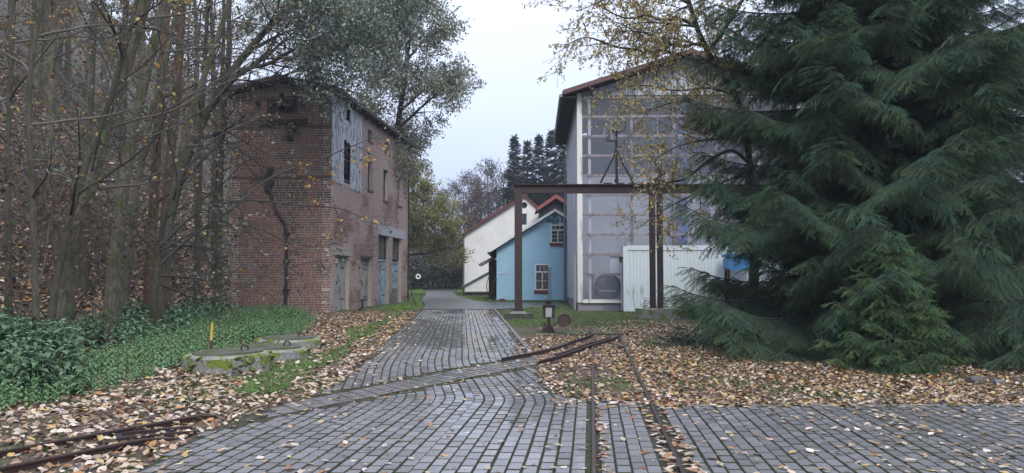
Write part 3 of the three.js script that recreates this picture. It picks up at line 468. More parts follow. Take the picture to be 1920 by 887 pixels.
{
  const h = thing('blue_house', 'light blue gabled house with miners greeting lettering beside the hall', 'house', [0, 0, -41]);
  const X0 = -0.8, X1 = 5.26, ax = 2.23, ay = 4.62, ey = 2.72;
  const sh = new THREE.Shape([[X0, -0.1], [X1, -0.1], [X1, ey], [ax, ay], [X0, ey]].map(([a, b]) => new THREE.Vector2(a, b)));
  for (const [a, b, c, d] of [[1.2, 1.93, 0.6, 1.95], [2.02, 2.76, 3.05, 4.0]]) sh.holes.push(new THREE.Path([[a, c], [a, d], [b, d], [b, c]].map(([x, y]) => new THREE.Vector2(x, y))));
  const g = new THREE.ExtrudeGeometry(sh, { depth: 0.3, bevelEnabled: false }); g.translate(0, 0, -0.3); mesh('front_wall', uvm(g), M.blueWall, h);
  mesh('side_wall', box(X0, X0 + 0.3, -0.1, ey, -8, -0.302), M.blueWall, h); mesh('side_wall', box(X1 - 0.3, X1, -0.1, ey, -8, -0.302), M.blueWall, h); mesh('rear_wall', poly([[X0 + 0.3, -0.1], [X1 - 0.3, -0.1], [X1 - 0.3, ey], [ax, ay], [X0 + 0.3, ey]], 0.3, -8), M.blueWall, h); mesh('house_floor', box(X0 + 0.3, X1 - 0.3, -0.1, 0.02, -7.7, -0.302), M.brownWood, h);
  sashWindow(h, 1.2, 1.93, 0.6, 1.95, -0.0, 3, 1, 2, M.whitePaint, true); sashWindow(h, 2.02, 2.76, 3.05, 4.0, -0.0, 3, 1, 3, M.whitePaint);
  const sl = (ay - ey) / (ax - X0), o = 0.36, rf = new THREE.Group(); rf.name = 'roof'; h.add(rf);
  mesh('roof_slope', poly([[X0 - o, ey - o * sl + 0.02], [ax, ay + 0.02], [ax, ay + 0.16], [X0 - o, ey - o * sl + 0.16]], 8.6, -8.3), M.roofFelt, rf); mesh('roof_slope', poly([[X1 + o, ey - o * sl + 0.02], [ax + 0.001, ay + 0.02], [ax + 0.001, ay + 0.16], [X1 + o, ey - o * sl + 0.16]], 8.6, -8.3), M.roofFelt, rf);
  mesh('barge_board', poly([[X0 - o, ey - o * sl + 0.05], [ax, ay + 0.04], [ax, ay + 0.2], [X0 - o, ey - o * sl + 0.17]], 0.05, 0.302), M.whitePaint, rf); mesh('barge_board', poly([[X1 + o, ey - o * sl + 0.05], [ax + 0.002, ay + 0.04], [ax + 0.002, ay + 0.2], [X1 + o, ey - o * sl + 0.17]], 0.05, 0.302), M.whitePaint, rf);
  mesh('gutter', rod([X0 - o - 0.06, ey - o * sl + 0.03, 0.33], [X0 - o - 0.06, ey - o * sl + 0.03, -8.2], 0.06), M.black, rf);
  mesh('soffit', bar([X0 - o + 0.03, ey - o * sl - 0.03, 0.2], [X0 - o + 0.03, ey - o * sl - 0.03, -8], 0.1, 0.08), M.brownWood, rf);
  mesh('plinth', box(X0 - 0.005, X1, -0.1, 0.09, 0.001, 0.02), std(0.13, 0.24, 0.30, 0.9, { map: tMoss }), h);
  const ink = std(0.035, 0.06, 0.09, 0.8);
  const t1 = new TextGeometry('Glück Auf', { font, size: 0.175, depth: 0.006, curveSegments: 4, bevelEnabled: true, bevelSize: 0.013, bevelThickness: 0.002, bevelSegments: 1 }); t1.computeBoundingBox(); t1.translate(1.80, 4.13, 0.001); mesh('lettering', t1, ink, h);
  const t2 = new TextGeometry('1 0 4 4', { font, size: 0.075, depth: 0.006, curveSegments: 3, bevelEnabled: true, bevelSize: 0.009, bevelThickness: 0.002, bevelSegments: 1 }); t2.translate(2.08, 4.035, 0.001); mesh('lettering', t2, ink, h);
  const tool = (s) => { const q = [box(-0.016, 0.016, -0.13, 0.11, 0.001, 0.009), poly(s > 0 ? [[-0.07, 0.08], [0.07, 0.08], [0.07, 0.135], [-0.07, 0.135]] : [[-0.09, 0.085], [0.0, 0.1], [0.07, 0.085], [0.07, 0.14], [0, 0.14]], 0.008, s > 0 ? 0.0012 : 0.0034)]; const gq = join(q); gq.scale(1.25, 1.0, 1); gq.rotateZ(-s * 0.8); gq.translate(2.22, 4.41, s > 0 ? 0 : 0.003); return gq; };
  mesh('crossed_hammers', join(tool(1), tool(-1)), ink, h);
  const sg = mesh('wall_sign', box(-0.72, -0.32, 1.42, 1.5, 0.001, 0.02), std(0.5, 0.55, 0.62, 0.6), h);
  mesh('arrow', poly([[-0.44, 1.445], [-0.38, 1.46], [-0.44, 1.478]], 0.006, 0.021), ink, sg);
  for (const [x, y] of [[2.45, 0.62], [2.47, 1.18], [2.6, 0.92]]) mesh('pipe_stub', rod([x, y, 0], [x, y, 0.03], 0.018), M.zinc, h);
  mesh('down_pipe', join(rod([2.72, 0.0, 0.08], [2.72, 4.1, 0.08], 0.045)), M.zinc, h);
  mesh('loose_brick', cbox(-0.66, -0.36, -0.02, 0.16, 0.05, 0.2, 0.01), M.sillBrick, h);
  mesh('handrail', new THREE.TubeGeometry(new THREE.CatmullRomCurve3([[-0.98, -0.05, 0.25], [-0.98, 1.0, 0.25], [-0.9, 1.14, 0.22], [-0.79, 1.15, 0.15]].map((p) => new THREE.Vector3(...p))), 14, 0.028, 8), M.black, h);
}
// brown porch between the two houses
{
  const h = thing('brown_porch', 'narrow brown boarded porch with red roof between white and blue houses', 'porch', [0, 0, -46]);
  const r = rng(8); planks(h, 'board', -1.36, -0.86, -0.05, 2.3, 5, 0.03, M.brownWood, new THREE.Matrix4(), r, 0.008, 0.01); mesh('porch_wall', box(-1.36, -0.84, -0.05, 2.3, -2.5, -0.01), M.brownWood, h);
  mesh('roof', poly([[-1.85, 1.95], [-0.8, 2.5], [-0.8, 2.62], [-1.85, 2.06]], 3, -2.6), M.redRoof, h); mesh('gutter', rod([-1.87, 1.98, 0.42], [-1.87, 1.98, -2.6], 0.06), M.black, h); mesh('fascia', poly([[-1.85, 1.9], [-0.8, 2.44], [-0.8, 2.52], [-1.85, 1.98]], 0.04, 0.402), M.zinc, h);
}
// ---------- white house ----------
{
  const h = thing('white_house', 'white rendered house with red roof edge and small round gable vent', 'house', [0, 0, -55.7]);
  const pts = [[-3.36, -0.05], [1.93, -0.05], [1.93, 6.0], [0.87, 6.98], [-3.36, 4.3]];
  const sh = new THREE.Shape(pts.map(([a, b]) => new THREE.Vector2(a, b))); const c = new THREE.Path(); c.absarc(0.87, 6.36, 0.17, 0, Math.PI * 2); sh.holes.push(c); sh.holes.push(new THREE.Path([[0.35, 4.95], [0.35, 5.75], [1.05, 5.75], [1.05, 4.95]].map(([x, y]) => new THREE.Vector2(x, y))));
  const g = new THREE.ExtrudeGeometry(sh, { depth: 0.3, bevelEnabled: false }); g.translate(0, 0, -0.3); mesh('front_wall', uvm(g), M.whiteWall, h);
  mesh('side_wall', box(-3.36, -3.06, -0.05, 4.25, -9, -0.302), M.whiteWall, h); mesh('side_wall', box(1.63, 1.93, -0.05, 5.95, -9, -0.302), M.whiteWall, h); mesh('rear_wall', poly([[-3.06, -0.05], [1.63, -0.05], [1.63, 6.1], [0.87, 6.9], [-3.06, 4.4]], 0.3, -9), M.whiteWall, h); mesh('attic_floor', box(-3.06, 1.63, 3.9, 4.05, -8.7, -0.302), M.brownWood, h);
  const rf = new THREE.Group(); rf.name = 'roof'; h.add(rf); const sl = 2.68 / 4.23;
  mesh('roof_slope', poly([[-3.62, 4.3 - 0.26 * sl], [0.87, 6.98], [0.87, 7.14], [-3.62, 4.46 - 0.26 * sl]], 9.6, -9.4), M.redRoof, rf); mesh('roof_slope', poly([[2.1, 5.84], [0.871, 6.98], [0.871, 7.14], [2.1, 6.0]], 9.6, -9.4), M.redRoof, rf);
  mesh('verge_board', join(poly([[-3.62, 4.22 - 0.26 * sl], [0.87, 6.9], [0.87, 7.0], [-3.62, 4.32 - 0.26 * sl]], 0.05, 0.2)), M.brownWood, rf);
  const v = mesh('round_vent', new THREE.TorusGeometry(0.17, 0.045, 8, 24).translate(0.87, 6.36, 0.01), M.black, h); for (let k = -1; k < 2; k++) mesh('slat', box(0.72, 1.02, 6.34 + k * 0.1, 6.36 + k * 0.1, -0.12, -0.06), M.zinc, v);
  const w = new THREE.Group(); w.name = 'window'; h.add(w); mesh('pane', box(0.35, 1.05, 4.95, 5.75, -0.14, -0.13), M.glass, w); mesh('frame', join(box(0.35, 0.4, 4.95, 5.75, -0.128, -0.06), box(1.0, 1.05, 4.95, 5.75, -0.128, -0.06), box(0.402, 0.998, 4.95, 5.0, -0.128, -0.06), box(0.402, 0.998, 5.7, 5.75, -0.128, -0.06), box(0.68, 0.72, 5.002, 5.698, -0.128, -0.07)), M.zinc, w);
  mesh('corner_pipe', rod([-3.42, 0, 0.06], [-3.42, 4.2, 0.06], 0.045), M.zinc, h);
  // low wing with a sloping cap in front
  const a = new THREE.Group(); a.name = 'low_wing'; h.add(a);
  mesh('wing_wall', poly([[-3.2, -0.05], [-1.4, -0.05], [-1.4, 1.62], [-3.2, 0.62]], 2.2, 0.002), M.whiteWall, a); mesh('wing_cap', poly([[-3.36, 0.58], [-1.4, 1.66], [-1.4, 1.74], [-3.36, 0.67]], 2.4, 0.002), M.zinc, a); mesh('wing_plinth', box(-3.22, -1.38, -0.06, 0.24, 2.2, 2.24), M.darkBoard, a); mesh('plinth_ledge', box(-3.24, -1.36, 0.24, 0.3, 2.19, 2.3), M.concrete, a);
  mesh('cable', new THREE.TubeGeometry(new THREE.CatmullRomCurve3([[-1.62, 0, 2.3], [-1.7, 0.8, 2.35], [-1.55, 1.3, 2.3], [-1.45, 1.6, 2.3]].map((p) => new THREE.Vector3(...p))), 14, 0.025, 6), M.black, a);
}
{
  const h = thing('dark_gable_tower', 'dark boarded gable with bright red verge rising behind blue house', 'building', [0, 0, -51]);
  mesh('tower_wall', poly([[1.85, 0], [4.0, 0], [4.0, 5.75], [2.85, 6.4], [1.85, 5.75]], 4, -4), M.darkBoard, h); const r = rng(4);
  for (let k = 0; k < 14; k++) mesh('board', box(1.85 + k * 0.153, 1.99 + k * 0.153, 3.5, 5.72 + 0.6 * (1 - Math.abs(1.92 + k * 0.153 - 2.85) / 1.1), 0.002, 0.025 + 0.01 * r()), M.darkBoard, h);
  mesh('roof_slope', poly([[1.6, 5.6], [2.85, 6.42], [2.85, 6.58], [1.6, 5.77]], 4.6, -4.2), M.redRoof, h); mesh('roof_slope', poly([[4.2, 5.55], [2.851, 6.42], [2.851, 6.58], [4.2, 5.72]], 4.6, -4.2), M.redRoof, h);
  mesh('verge_board', poly([[1.6, 5.5], [2.85, 6.35], [4.2, 5.46], [4.2, 5.7], [2.85, 6.6], [1.6, 5.76]], 0.05, 0.402), std(0.22, 0.055, 0.052, 0.6), h);
}
// ---------- tall hall with plastic glazing ----------
{
  const A = R(1.7), W = 8.75, D = 10.0, eave = 8.5, ridge = 9.9;
  const h = thing('glazed_hall', 'tall hall glazed with translucent sheets on timber rails under red roof', 'hall', [2.55, 0, -30.7], -A);
  const X = (x) => x;
  // glazing grid: rails every 0.755 m
  const cols = [0.2, 0.5, 1.32, 2.15, 2.98, 3.8, 4.62, 5.45, 6.28, 7.1, 7.92, W - 0.2], rows = [0.42]; for (let k = 1; k <= 10; k++) rows.push(0.62 + k * 0.775);
  const pane = phy(0.80, 0.83, 0.90, 0.14, { transmission: 0.9, thickness: 0, bumpMap: tex(128, (u, v) => Math.abs((u * 16) % 1 - 0.5) * 2, false, 1.2), bumpScale: 0.002 }), r = rng(33);
  const frameG = new THREE.Group(); frameG.name = 'front_frame'; h.add(frameG);
  mesh('corner_post', cbox(0, 0.2, 0.3, eave, -0.1, 0.06, 0.01), M.hallPost, frameG); mesh('corner_post', cbox(W - 0.2, W, 0.3, eave, -0.1, 0.06, 0.01), M.hallPost, frameG);
  mesh('bottom_rail', cbox(0.202, W - 0.202, 0.30, 0.42, -0.08, 0.05, 0.01), M.hallPost, frameG);
  for (let k = 1; k < rows.length; k++) mesh('timber_rail', box(0.2, W - 0.2, rows[k] - 0.045, rows[k] + 0.045, -0.14, -0.05), M.timber, frameG);
  for (let c = 1; c < cols.length - 1; c++) { if (c % 2 === 1) mesh('timber_post', box(cols[c] - 0.05, cols[c] + 0.05, 0.42, eave - 0.1, -0.28, -0.145), c === 1 ? M.hallPost : M.timber, frameG); }
  for (let c = 0; c < cols.length - 1; c++) for (let k = 0; k < rows.length - 1; k++) { const m = mesh('pane', new THREE.PlaneGeometry(cols[c + 1] - cols[c] + 0.03, rows[k + 1] - rows[k] + 0.03), pane, h); m.position.set((cols[c] + cols[c + 1]) / 2, (rows[k] + rows[k + 1]) / 2, -0.02 + 0.006 * ((c + k) % 2) + 0.002 * r()); m.rotation.set(0.006 * (r() - 0.5), 0.01 * (r() - 0.5), 0); }
  // boarded gable
  const sl = (ridge - eave) / (W / 2);
  for (let k = 0; k < 42; k++) { const x0 = 0.2 + k * (W - 0.4) / 42, x1 = x0 + (W - 0.4) / 42 - 0.01, t = (x) => ridge - Math.abs(x - W / 2) * sl - 0.05; mesh('gable_board', poly([[x0, rows[10] + 0.05], [x1, rows[10] + 0.05], [x1, t(x1)], [x0, t(x0)]], 0.03, -0.03 + 0.006 * r()), M.greyBoard, h); }
  // inside: pale partition low down, upper hall gloom as dark panels, blue column, machine drum
  mesh('partition', box(0.25, W - 0.3, 0.1, 5.35, -1.3, -1.2), std(0.58, 0.585, 0.60, 0.85, { map: tPlaster }), h);
  for (let k = 0; k < 11; k++) mesh('gloom_panel', box(0.55 + k * 0.75, 1.28 + k * 0.75, 5.4, 8.3, -2.6, -2.52), std(0.05, 0.075, 0.15, 0.6, { map: tStreak }), h);  // dark blue colour stands in for the dim depth behind the upper glazing
  mesh('blue_column', box(3.95, 4.35, 0.1, 8.2, -0.62, -0.42), std(0.06, 0.12, 0.33, 0.5), h);
  mesh('white_board', box(1.28, 1.86, 1.38, 2.12, -0.2, -0.17), std(0.75, 0.74, 0.76, 0.6), h);
  const dr = mesh('machine_drum', new THREE.CylinderGeometry(0.5, 0.5, 0.35, 40).rotateX(Math.PI / 2).translate(1.22, 0.92, -0.75), std(0.12, 0.12, 0.16, 0.5), h); mesh('drum_rim', new THREE.TorusGeometry(0.48, 0.05, 8, 40).translate(1.22, 0.92, -0.57), std(0.05, 0.05, 0.08, 0.5), dr); mesh('drum_bar', box(0.9, 1.55, 0.72, 0.76, -0.57, -0.55), M.hallPost, dr);
  mesh('machine_valve', join(rod([0.6, 0.42, -0.6], [0.6, 1.35, -0.6], 0.05), new THREE.TorusGeometry(0.12, 0.02, 6, 16).translate(0.72, 1.0, -0.52), new THREE.TorusGeometry(0.1, 0.02, 6, 16).translate(0.62, 1.25, -0.52)), M.zinc, h);
  mesh('hall_floor', box(0.1, W - 0.1, -0.02, 0.12, -D + 0.1, -0.15), M.plinth, h);
  mesh('rear_wall', box(0.05, W - 0.05, 0.12, eave, -D, -D + 0.12), M.hallSide, h); mesh('side_wall', box(W - 0.14, W - 0.02, 0.3, eave, -D + 0.12, -0.12), M.hallSide, h);
  // left side wall in tall sheets
  for (let k = 0; k < 10; k++) mesh('side_sheet', cbox(-0.01 - 0.006 * (k % 2), 0.1, 0.3, eave, -0.12 - (k + 1) * 0.98, -0.12 - k * 0.98 - 0.012, 0.006), M.hallSide, h);
  mesh('plinth', join(box(0.02, 1.02, -0.1, 0.3, -0.12, 0.0), box(1.035, 2.6, -0.1, 0.3, -0.12, 0.0), box(2.615, W - 0.02, -0.1, 0.3, -0.12, 0.0)), M.plinth, h); mesh('plinth', box(0.02, 0.1, -0.1, 0.3, -D, -0.122), M.plinth, h);
  mesh('water_drip', box(0.15, W, 0.285, 0.305, 0.002, 0.09), M.hallPost, h);
  mesh('side_door', cbox(-0.06, -0.018, -0.02, 2.2, -2.0, -0.7, 0.008), M.hallPost, h); mesh('wall_sign', box(-0.03, -0.018, 4.0, 5.0, -2.5, -1.7), std(0.62, 0.64, 0.72, 0.6), h);
  const rf = new THREE.Group(); rf.name = 'roof'; h.add(rf); const o = 0.55;
  mesh('roof_slope', poly([[-o, eave - o * sl + 0.02], [W / 2, ridge + 0.02], [W / 2, ridge + 0.16], [-o, eave - o * sl + 0.16]], D + 1.1, -D - 0.5), M.roofFelt, rf); mesh('roof_slope', poly([[W + o, eave - o * sl + 0.02], [W / 2 + 0.001, ridge + 0.02], [W / 2 + 0.001, ridge + 0.16], [W + o, eave - o * sl + 0.16]], D + 1.1, -D - 0.5), M.roofFelt, rf);
  mesh('barge_board', poly([[-o, eave - o * sl + 0.0], [W / 2, ridge + 0.0], [W / 2, ridge + 0.18], [-o, eave - o * sl + 0.18]], 0.05, 0.602), M.redFascia, rf); mesh('barge_board', poly([[W + o, eave - o * sl + 0.0], [W / 2 + 0.002, ridge + 0.0], [W / 2 + 0.002, ridge + 0.18], [W + o, eave - o * sl + 0.18]], 0.05, 0.602), M.redFascia, rf);
  mesh('eave_board', box(-o - 0.03, -o - 0.001, eave - o * sl - 0.16, eave - o * sl + 0.16, -D - 0.5, 0.6), M.darkBoard, rf);
  mesh('soffit', box(-o, 0, eave - o * sl - 0.1, eave - o * sl - 0.07, -D - 0.4, 0.55), M.darkBoard, rf);
  mesh('gutter', rod([-o - 0.09, eave - o * sl - 0.02, 0.55], [-o - 0.09, eave - o * sl - 0.05, -D - 0.5], 0.07), M.zinc, rf);
  mesh('down_pipe', join(rod([-0.12, 0.0, -D + 0.1], [-0.12, eave - 0.5, -D + 0.1], 0.05), rod([-0.12, eave - 0.5, -D + 0.1], [-o - 0.05, eave - 0.25, -D + 0.1], 0.05)), M.zinc, h);
}
// ---------- white container ----------
{
  const h = thing('white_container', 'white ribbed steel office container in front of the glazed hall', 'container', [4.13, 0, -29.3], -R(1.7));
  const W = 6.0, H = 2.45, D = 1.0, g = new Raw();
  const ribs = (x0, x1, y0, y1, z, pitch, d) => { const prof = []; for (let x = x0; x < x1 - pitch * 0.5; x += pitch) prof.push([x, 0], [x + pitch * 0.62, 0], [x + pitch * 0.74, d], [x + pitch * 0.88, d]); prof.push([x1, 0]); for (let k = 0; k < prof.length - 1; k++) g.quad([prof[k][0], y0, z - prof[k][1]], [prof[k + 1][0], y0, z - prof[k + 1][1]], [prof[k + 1][0], y1, z - prof[k + 1][1]], [prof[k][0], y1, z - prof[k][1]]); };
  ribs(0.14, W - 0.14, 0.1, H - 0.14, 0.02, 0.125, 0.018);
  mesh('ribbed_wall', g.build(false), M.container, h);
  mesh('corner_post', cbox(0, 0.14, 0.02, H, -0.14, 0.05, 0.015), M.container, h); mesh('corner_post', cbox(W - 0.14, W, 0.02, H, -0.14, 0.05, 0.015), M.container, h);
  mesh('top_rail', cbox(0.142, W - 0.142, H - 0.16, H - 0.002, -0.1, 0.045, 0.012), M.container, h); mesh('bottom_rail', cbox(0.142, W - 0.142, 0.02, 0.12, -0.1, 0.045, 0.012), M.container, h);
  mesh('end_wall', box(0.02, 0.06, 0.06, H - 0.05, -D, -0.14), M.container, h); mesh('end_wall', box(W - 0.06, W - 0.02, 0.06, H - 0.05, -D, -0.14), M.container, h); mesh('rear_wall', box(0.06, W - 0.06, 0.06, H - 0.05, -D, -D + 0.04), M.container, h); mesh('roof', box(0.01, W - 0.01, H - 0.04, H + 0.012, -D, -0.1), M.container, h);
  mesh('conduit', rod([-0.03, 0.1, -0.06], [-0.03, H - 0.5, -0.06], 0.02), M.zinc, h); mesh('socket_box', cbox(-0.12, -0.0, H - 0.62, H - 0.4, -0.3, -0.15, 0.02), M.iron, h);
}
{
  const b = thing('blue_water_tank', 'blue plastic tank showing beside the container behind the spruce', 'tank', [8.1, -0.0, -28.4]);
  mesh('tank_body', join(cbox(-0.4, 0.6, 1.55, 2.0, -0.4, 0.3, 0.06)), std(0.05, 0.20, 0.42, 0.5), b); mesh('tank_lid', join(cbox(-0.45, 0.65, 2.01, 2.12, -0.45, 0.36, 0.04)), std(0.05, 0.20, 0.42, 0.5), b); mesh('tank_stand', join(box(-0.38, -0.3, -0.03, 1.55, -0.3, -0.2), box(0.5, 0.58, -0.03, 1.55, -0.3, -0.2), box(-0.38, -0.3, -0.03, 1.55, 0.1, 0.2), box(0.5, 0.58, -0.03, 1.55, 0.1, 0.2)), M.iron, b);
}
// ---------- gantry ----------
function ibeam(w, h, L, t = 0.02) { // along z from 0 to L, centred
  return poly([[-w / 2, -h / 2], [w / 2, -h / 2], [w / 2, -h / 2 + t], [t / 2, -h / 2 + t], [t / 2, h / 2 - t], [w / 2, h / 2 - t], [w / 2, h / 2], [-w / 2, h / 2], [-w / 2, h / 2 - t], [-t / 2, h / 2 - t], [-t / 2, -h / 2 + t], [-w / 2, -h / 2 + t]], L);
}
{
  const g = thing('crane_gantry', 'dark rusty steel gantry beam on posts spanning above the grass', 'gantry', [0, 0, -24.8]);
  const up = (x, y0, y1, w, d, turn) => { const q = ibeam(w, d, y1 - y0); q.rotateX(-Math.PI / 2); if (turn) q.rotateY(Math.PI / 2); q.translate(x, y0, 0); return q; };
  mesh('post', up(0.2, 0.28, 3.94, 0.24, 0.24), M.gantry, g); mesh('base_plate', box(0.02, 0.38, 0.26, 0.3, -0.2, 0.2), M.gantry, g);
  mesh('post', up(4.42, 0.3, 3.94, 0.16, 0.2), M.gantry, g); mesh('post', up(4.66, 0.26, 4.5, 0.16, 0.2), M.gantry, g);
  const b = ibeam(0.22, 0.28, 8.6); b.rotateY(Math.PI / 2); b.translate(0.05, 4.08, 0); mesh('beam', b, M.gantry, g);
  for (const x of [2.9, 3.3, 3.7, 4.2, 4.85]) mesh('clamp', box(x, x + 0.24, 4.222, 4.26, -0.09, 0.09), M.gantry, g);
  mesh('hoist_block', join(cbox(4.48, 4.8, 4.23, 4.42, -0.14, 0.14, 0.03), rod([4.6, 4.42, 0], [4.72, 4.62, 0], 0.05), new THREE.TorusGeometry(0.09, 0.03, 6, 12).translate(4.74, 4.62, 0)), M.iron, g);
  const f = mesh('footing', lathe([[0.001, 0.27], [0.22, 0.265], [0.36, 0.17], [0.4, 0.15]], 4).rotateY(Math.PI / 4).translate(0.2, 0, 0), std(0.22, 0.21, 0.2, 0.9, { map: tPlaster }), g);
  mesh('footing_slab', cbox(-0.24, 0.66, -0.1, 0.16, -0.42, 0.42, 0.02), std(0.13, 0.125, 0.12, 0.9, { map: tMoss }), g);
  const gr = rng(61); const blk = new THREE.BoxGeometry(1.25, 0.36, 0.8, 12, 5, 8); { const p = blk.attributes.position; for (let i = 0; i < p.count; i++) { const k = 1 + 0.12 * (fbm(p.getX(i) * 4, p.getZ(i) * 4 + p.getY(i) * 3, 5, 3) - 0.5); p.setXYZ(i, p.getX(i) * k, p.getY(i) * (0.85 + 0.5 * fbm(p.getX(i) * 5, p.getZ(i) * 5, 7, 2)), p.getZ(i) * k); } blk.computeVertexNormals(); }
  blk.translate(4.55, 0.1, 0.02); mesh('footing', uvm(blk), M.mossConcrete, g);
}
{ // floodlights on a tripod on the beam
  const t = thing('floodlight_tripod', 'tripod with two floodlights standing on the gantry beam', 'floodlight', [3.31, 4.26, -24.8]);
  for (const [x, z] of [[-0.52, 0.05], [0.52, 0.05], [0.02, -0.09]]) mesh('leg', rod([x, 0, z], [0, 1.02, 0], 0.034, 0.028), M.black, t);
  mesh('mast', rod([0, 0, 0.02], [0, 2.0, 0.02], 0.042, 0.036), M.black, t); mesh('collar', join(cbox(-0.07, 0.07, 0.94, 1.08, -0.07, 0.07, 0.02), cbox(-0.06, 0.06, 0.02, 0.14, -0.06, 0.06, 0.02)), M.black, t);
  const l1 = mesh('lamp_head', lathe([[0.001, -0.2], [0.08, -0.19], [0.16, -0.1], [0.22, 0.0], [0.235, 0.0], [0.235, 0.02], [0.2, 0.02]], 28).rotateX(Math.PI / 2).rotateY(0.25).translate(0.08, 1.82, 0.1), std(0.04, 0.042, 0.04, 0.4), t);
  mesh('lamp_glass', new THREE.CircleGeometry(0.205, 28).translate(0, 0, 0.014).rotateY(0.25).translate(0.08, 1.82, 0.1), phy(0.09, 0.095, 0.075, 0.2), l1);
  const l2 = mesh('lamp_head', lathe([[0.001, 0.34], [0.05, 0.33], [0.075, 0.2], [0.08, 0.12], [0.14, 0.06], [0.17, -0.08], [0.18, -0.09], [0.16, -0.09]], 24).rotateZ(0.12).translate(-0.17, 1.42, 0.08), std(0.05, 0.05, 0.055, 0.4), t);
  mesh('lamp_glass', lathe([[0.16, -0.08], [0.12, -0.13], [0.001, -0.15]], 20).rotateZ(0.12).translate(-0.17, 1.42, 0.08), phy(0.5, 0.5, 0.46, 0.1), l2);
  mesh('lamp_arm', join(rod([0, 1.6, 0.02], [-0.17, 1.72, 0.06], 0.02), rod([0, 1.85, 0.02], [0, 2.06, 0.0], 0.03)), M.black, t);
}
// ---------- switch stand with lantern ----------
{
  const t = thing('switch_stand', 'black point lever with lantern and round counterweight beside track', 'switch stand', [0.88, -0.02, -18.9], 0);
  const base = join(poly([[-0.22, 0], [0.22, 0], [0.16, 0.03], [0.07, 0.14], [0.04, 0.2], [-0.04, 0.2], [-0.07, 0.14], [-0.16, 0.03]], 0.12, -0.06), box(-0.26, 0.26, -0.02, 0.025, -0.16, 0.16), bar([-0.14, 0.04, 0.07], [-0.1, 0.24, 0.07], 0.03), bar([0.08, 0.06, 0.07], [0.03, 0.22, 0.07], 0.03), bar([-0.17, 0.19, 0.04], [0.1, 0.15, 0.06], 0.025));
  mesh('stand_base', base, M.iron, t); mesh('spindle', rod([0, 0.18, 0], [0, 0.34, 0], 0.03), M.iron, t);
  const lan = mesh('lantern', join(poly([[-0.13, 0.34], [0.13, 0.34], [0.15, 0.62], [-0.15, 0.62]], 0.2, -0.1)), M.black, t);
  mesh('lantern_glass', poly([[-0.08, 0.37], [0.06, 0.37], [0.07, 0.59], [-0.08, 0.59]], 0.004, 0.101), std(0.33, 0.33, 0.34, 0.35, { map: tStreak }), lan); mesh('lantern_roof', join(poly([[-0.17, 0.62], [0.17, 0.62], [0.12, 0.665], [-0.12, 0.665]], 0.26, -0.13)), M.black, lan);
  mesh('chimney', join(lathe([[0.06, 0.665], [0.06, 0.74], [0.075, 0.745], [0.075, 0.76], [0.05, 0.79], [0.02, 0.8], [0.001, 0.8]], 16)), M.black, lan);
  mesh('lever', bar([0.02, 0.12, 0.09], [0.27, 0.26, 0.12], 0.035, 0.03), M.iron, t);
  mesh('counterweight', join(new THREE.CylinderGeometry(0.145, 0.145, 0.07, 32).rotateX(Math.PI / 2).translate(0.36, 0.3, 0.13), new THREE.TorusGeometry(0.14, 0.018, 8, 32).translate(0.36, 0.3, 0.165)), std(0.065, 0.045, 0.04, 0.6, { map: tRust }), t);
}
{
  const p = thing('grey_pipe_post', 'slim grey metal pipe post standing before the blue house', 'post', [1.72, 0, -36]);
  mesh('pipe', rod([0, 0, 0], [0, 1.72, 0], 0.07, 0.07, 12), std(0.20, 0.25, 0.32, 0.45, { metalness: 0.3 }), p); mesh('pipe_cap', lathe([[0.07, 0], [0.066, 0.03], [0.04, 0.055], [0.001, 0.065]], 12).translate(0, 1.72, 0), std(0.22, 0.27, 0.34, 0.45), p);
}
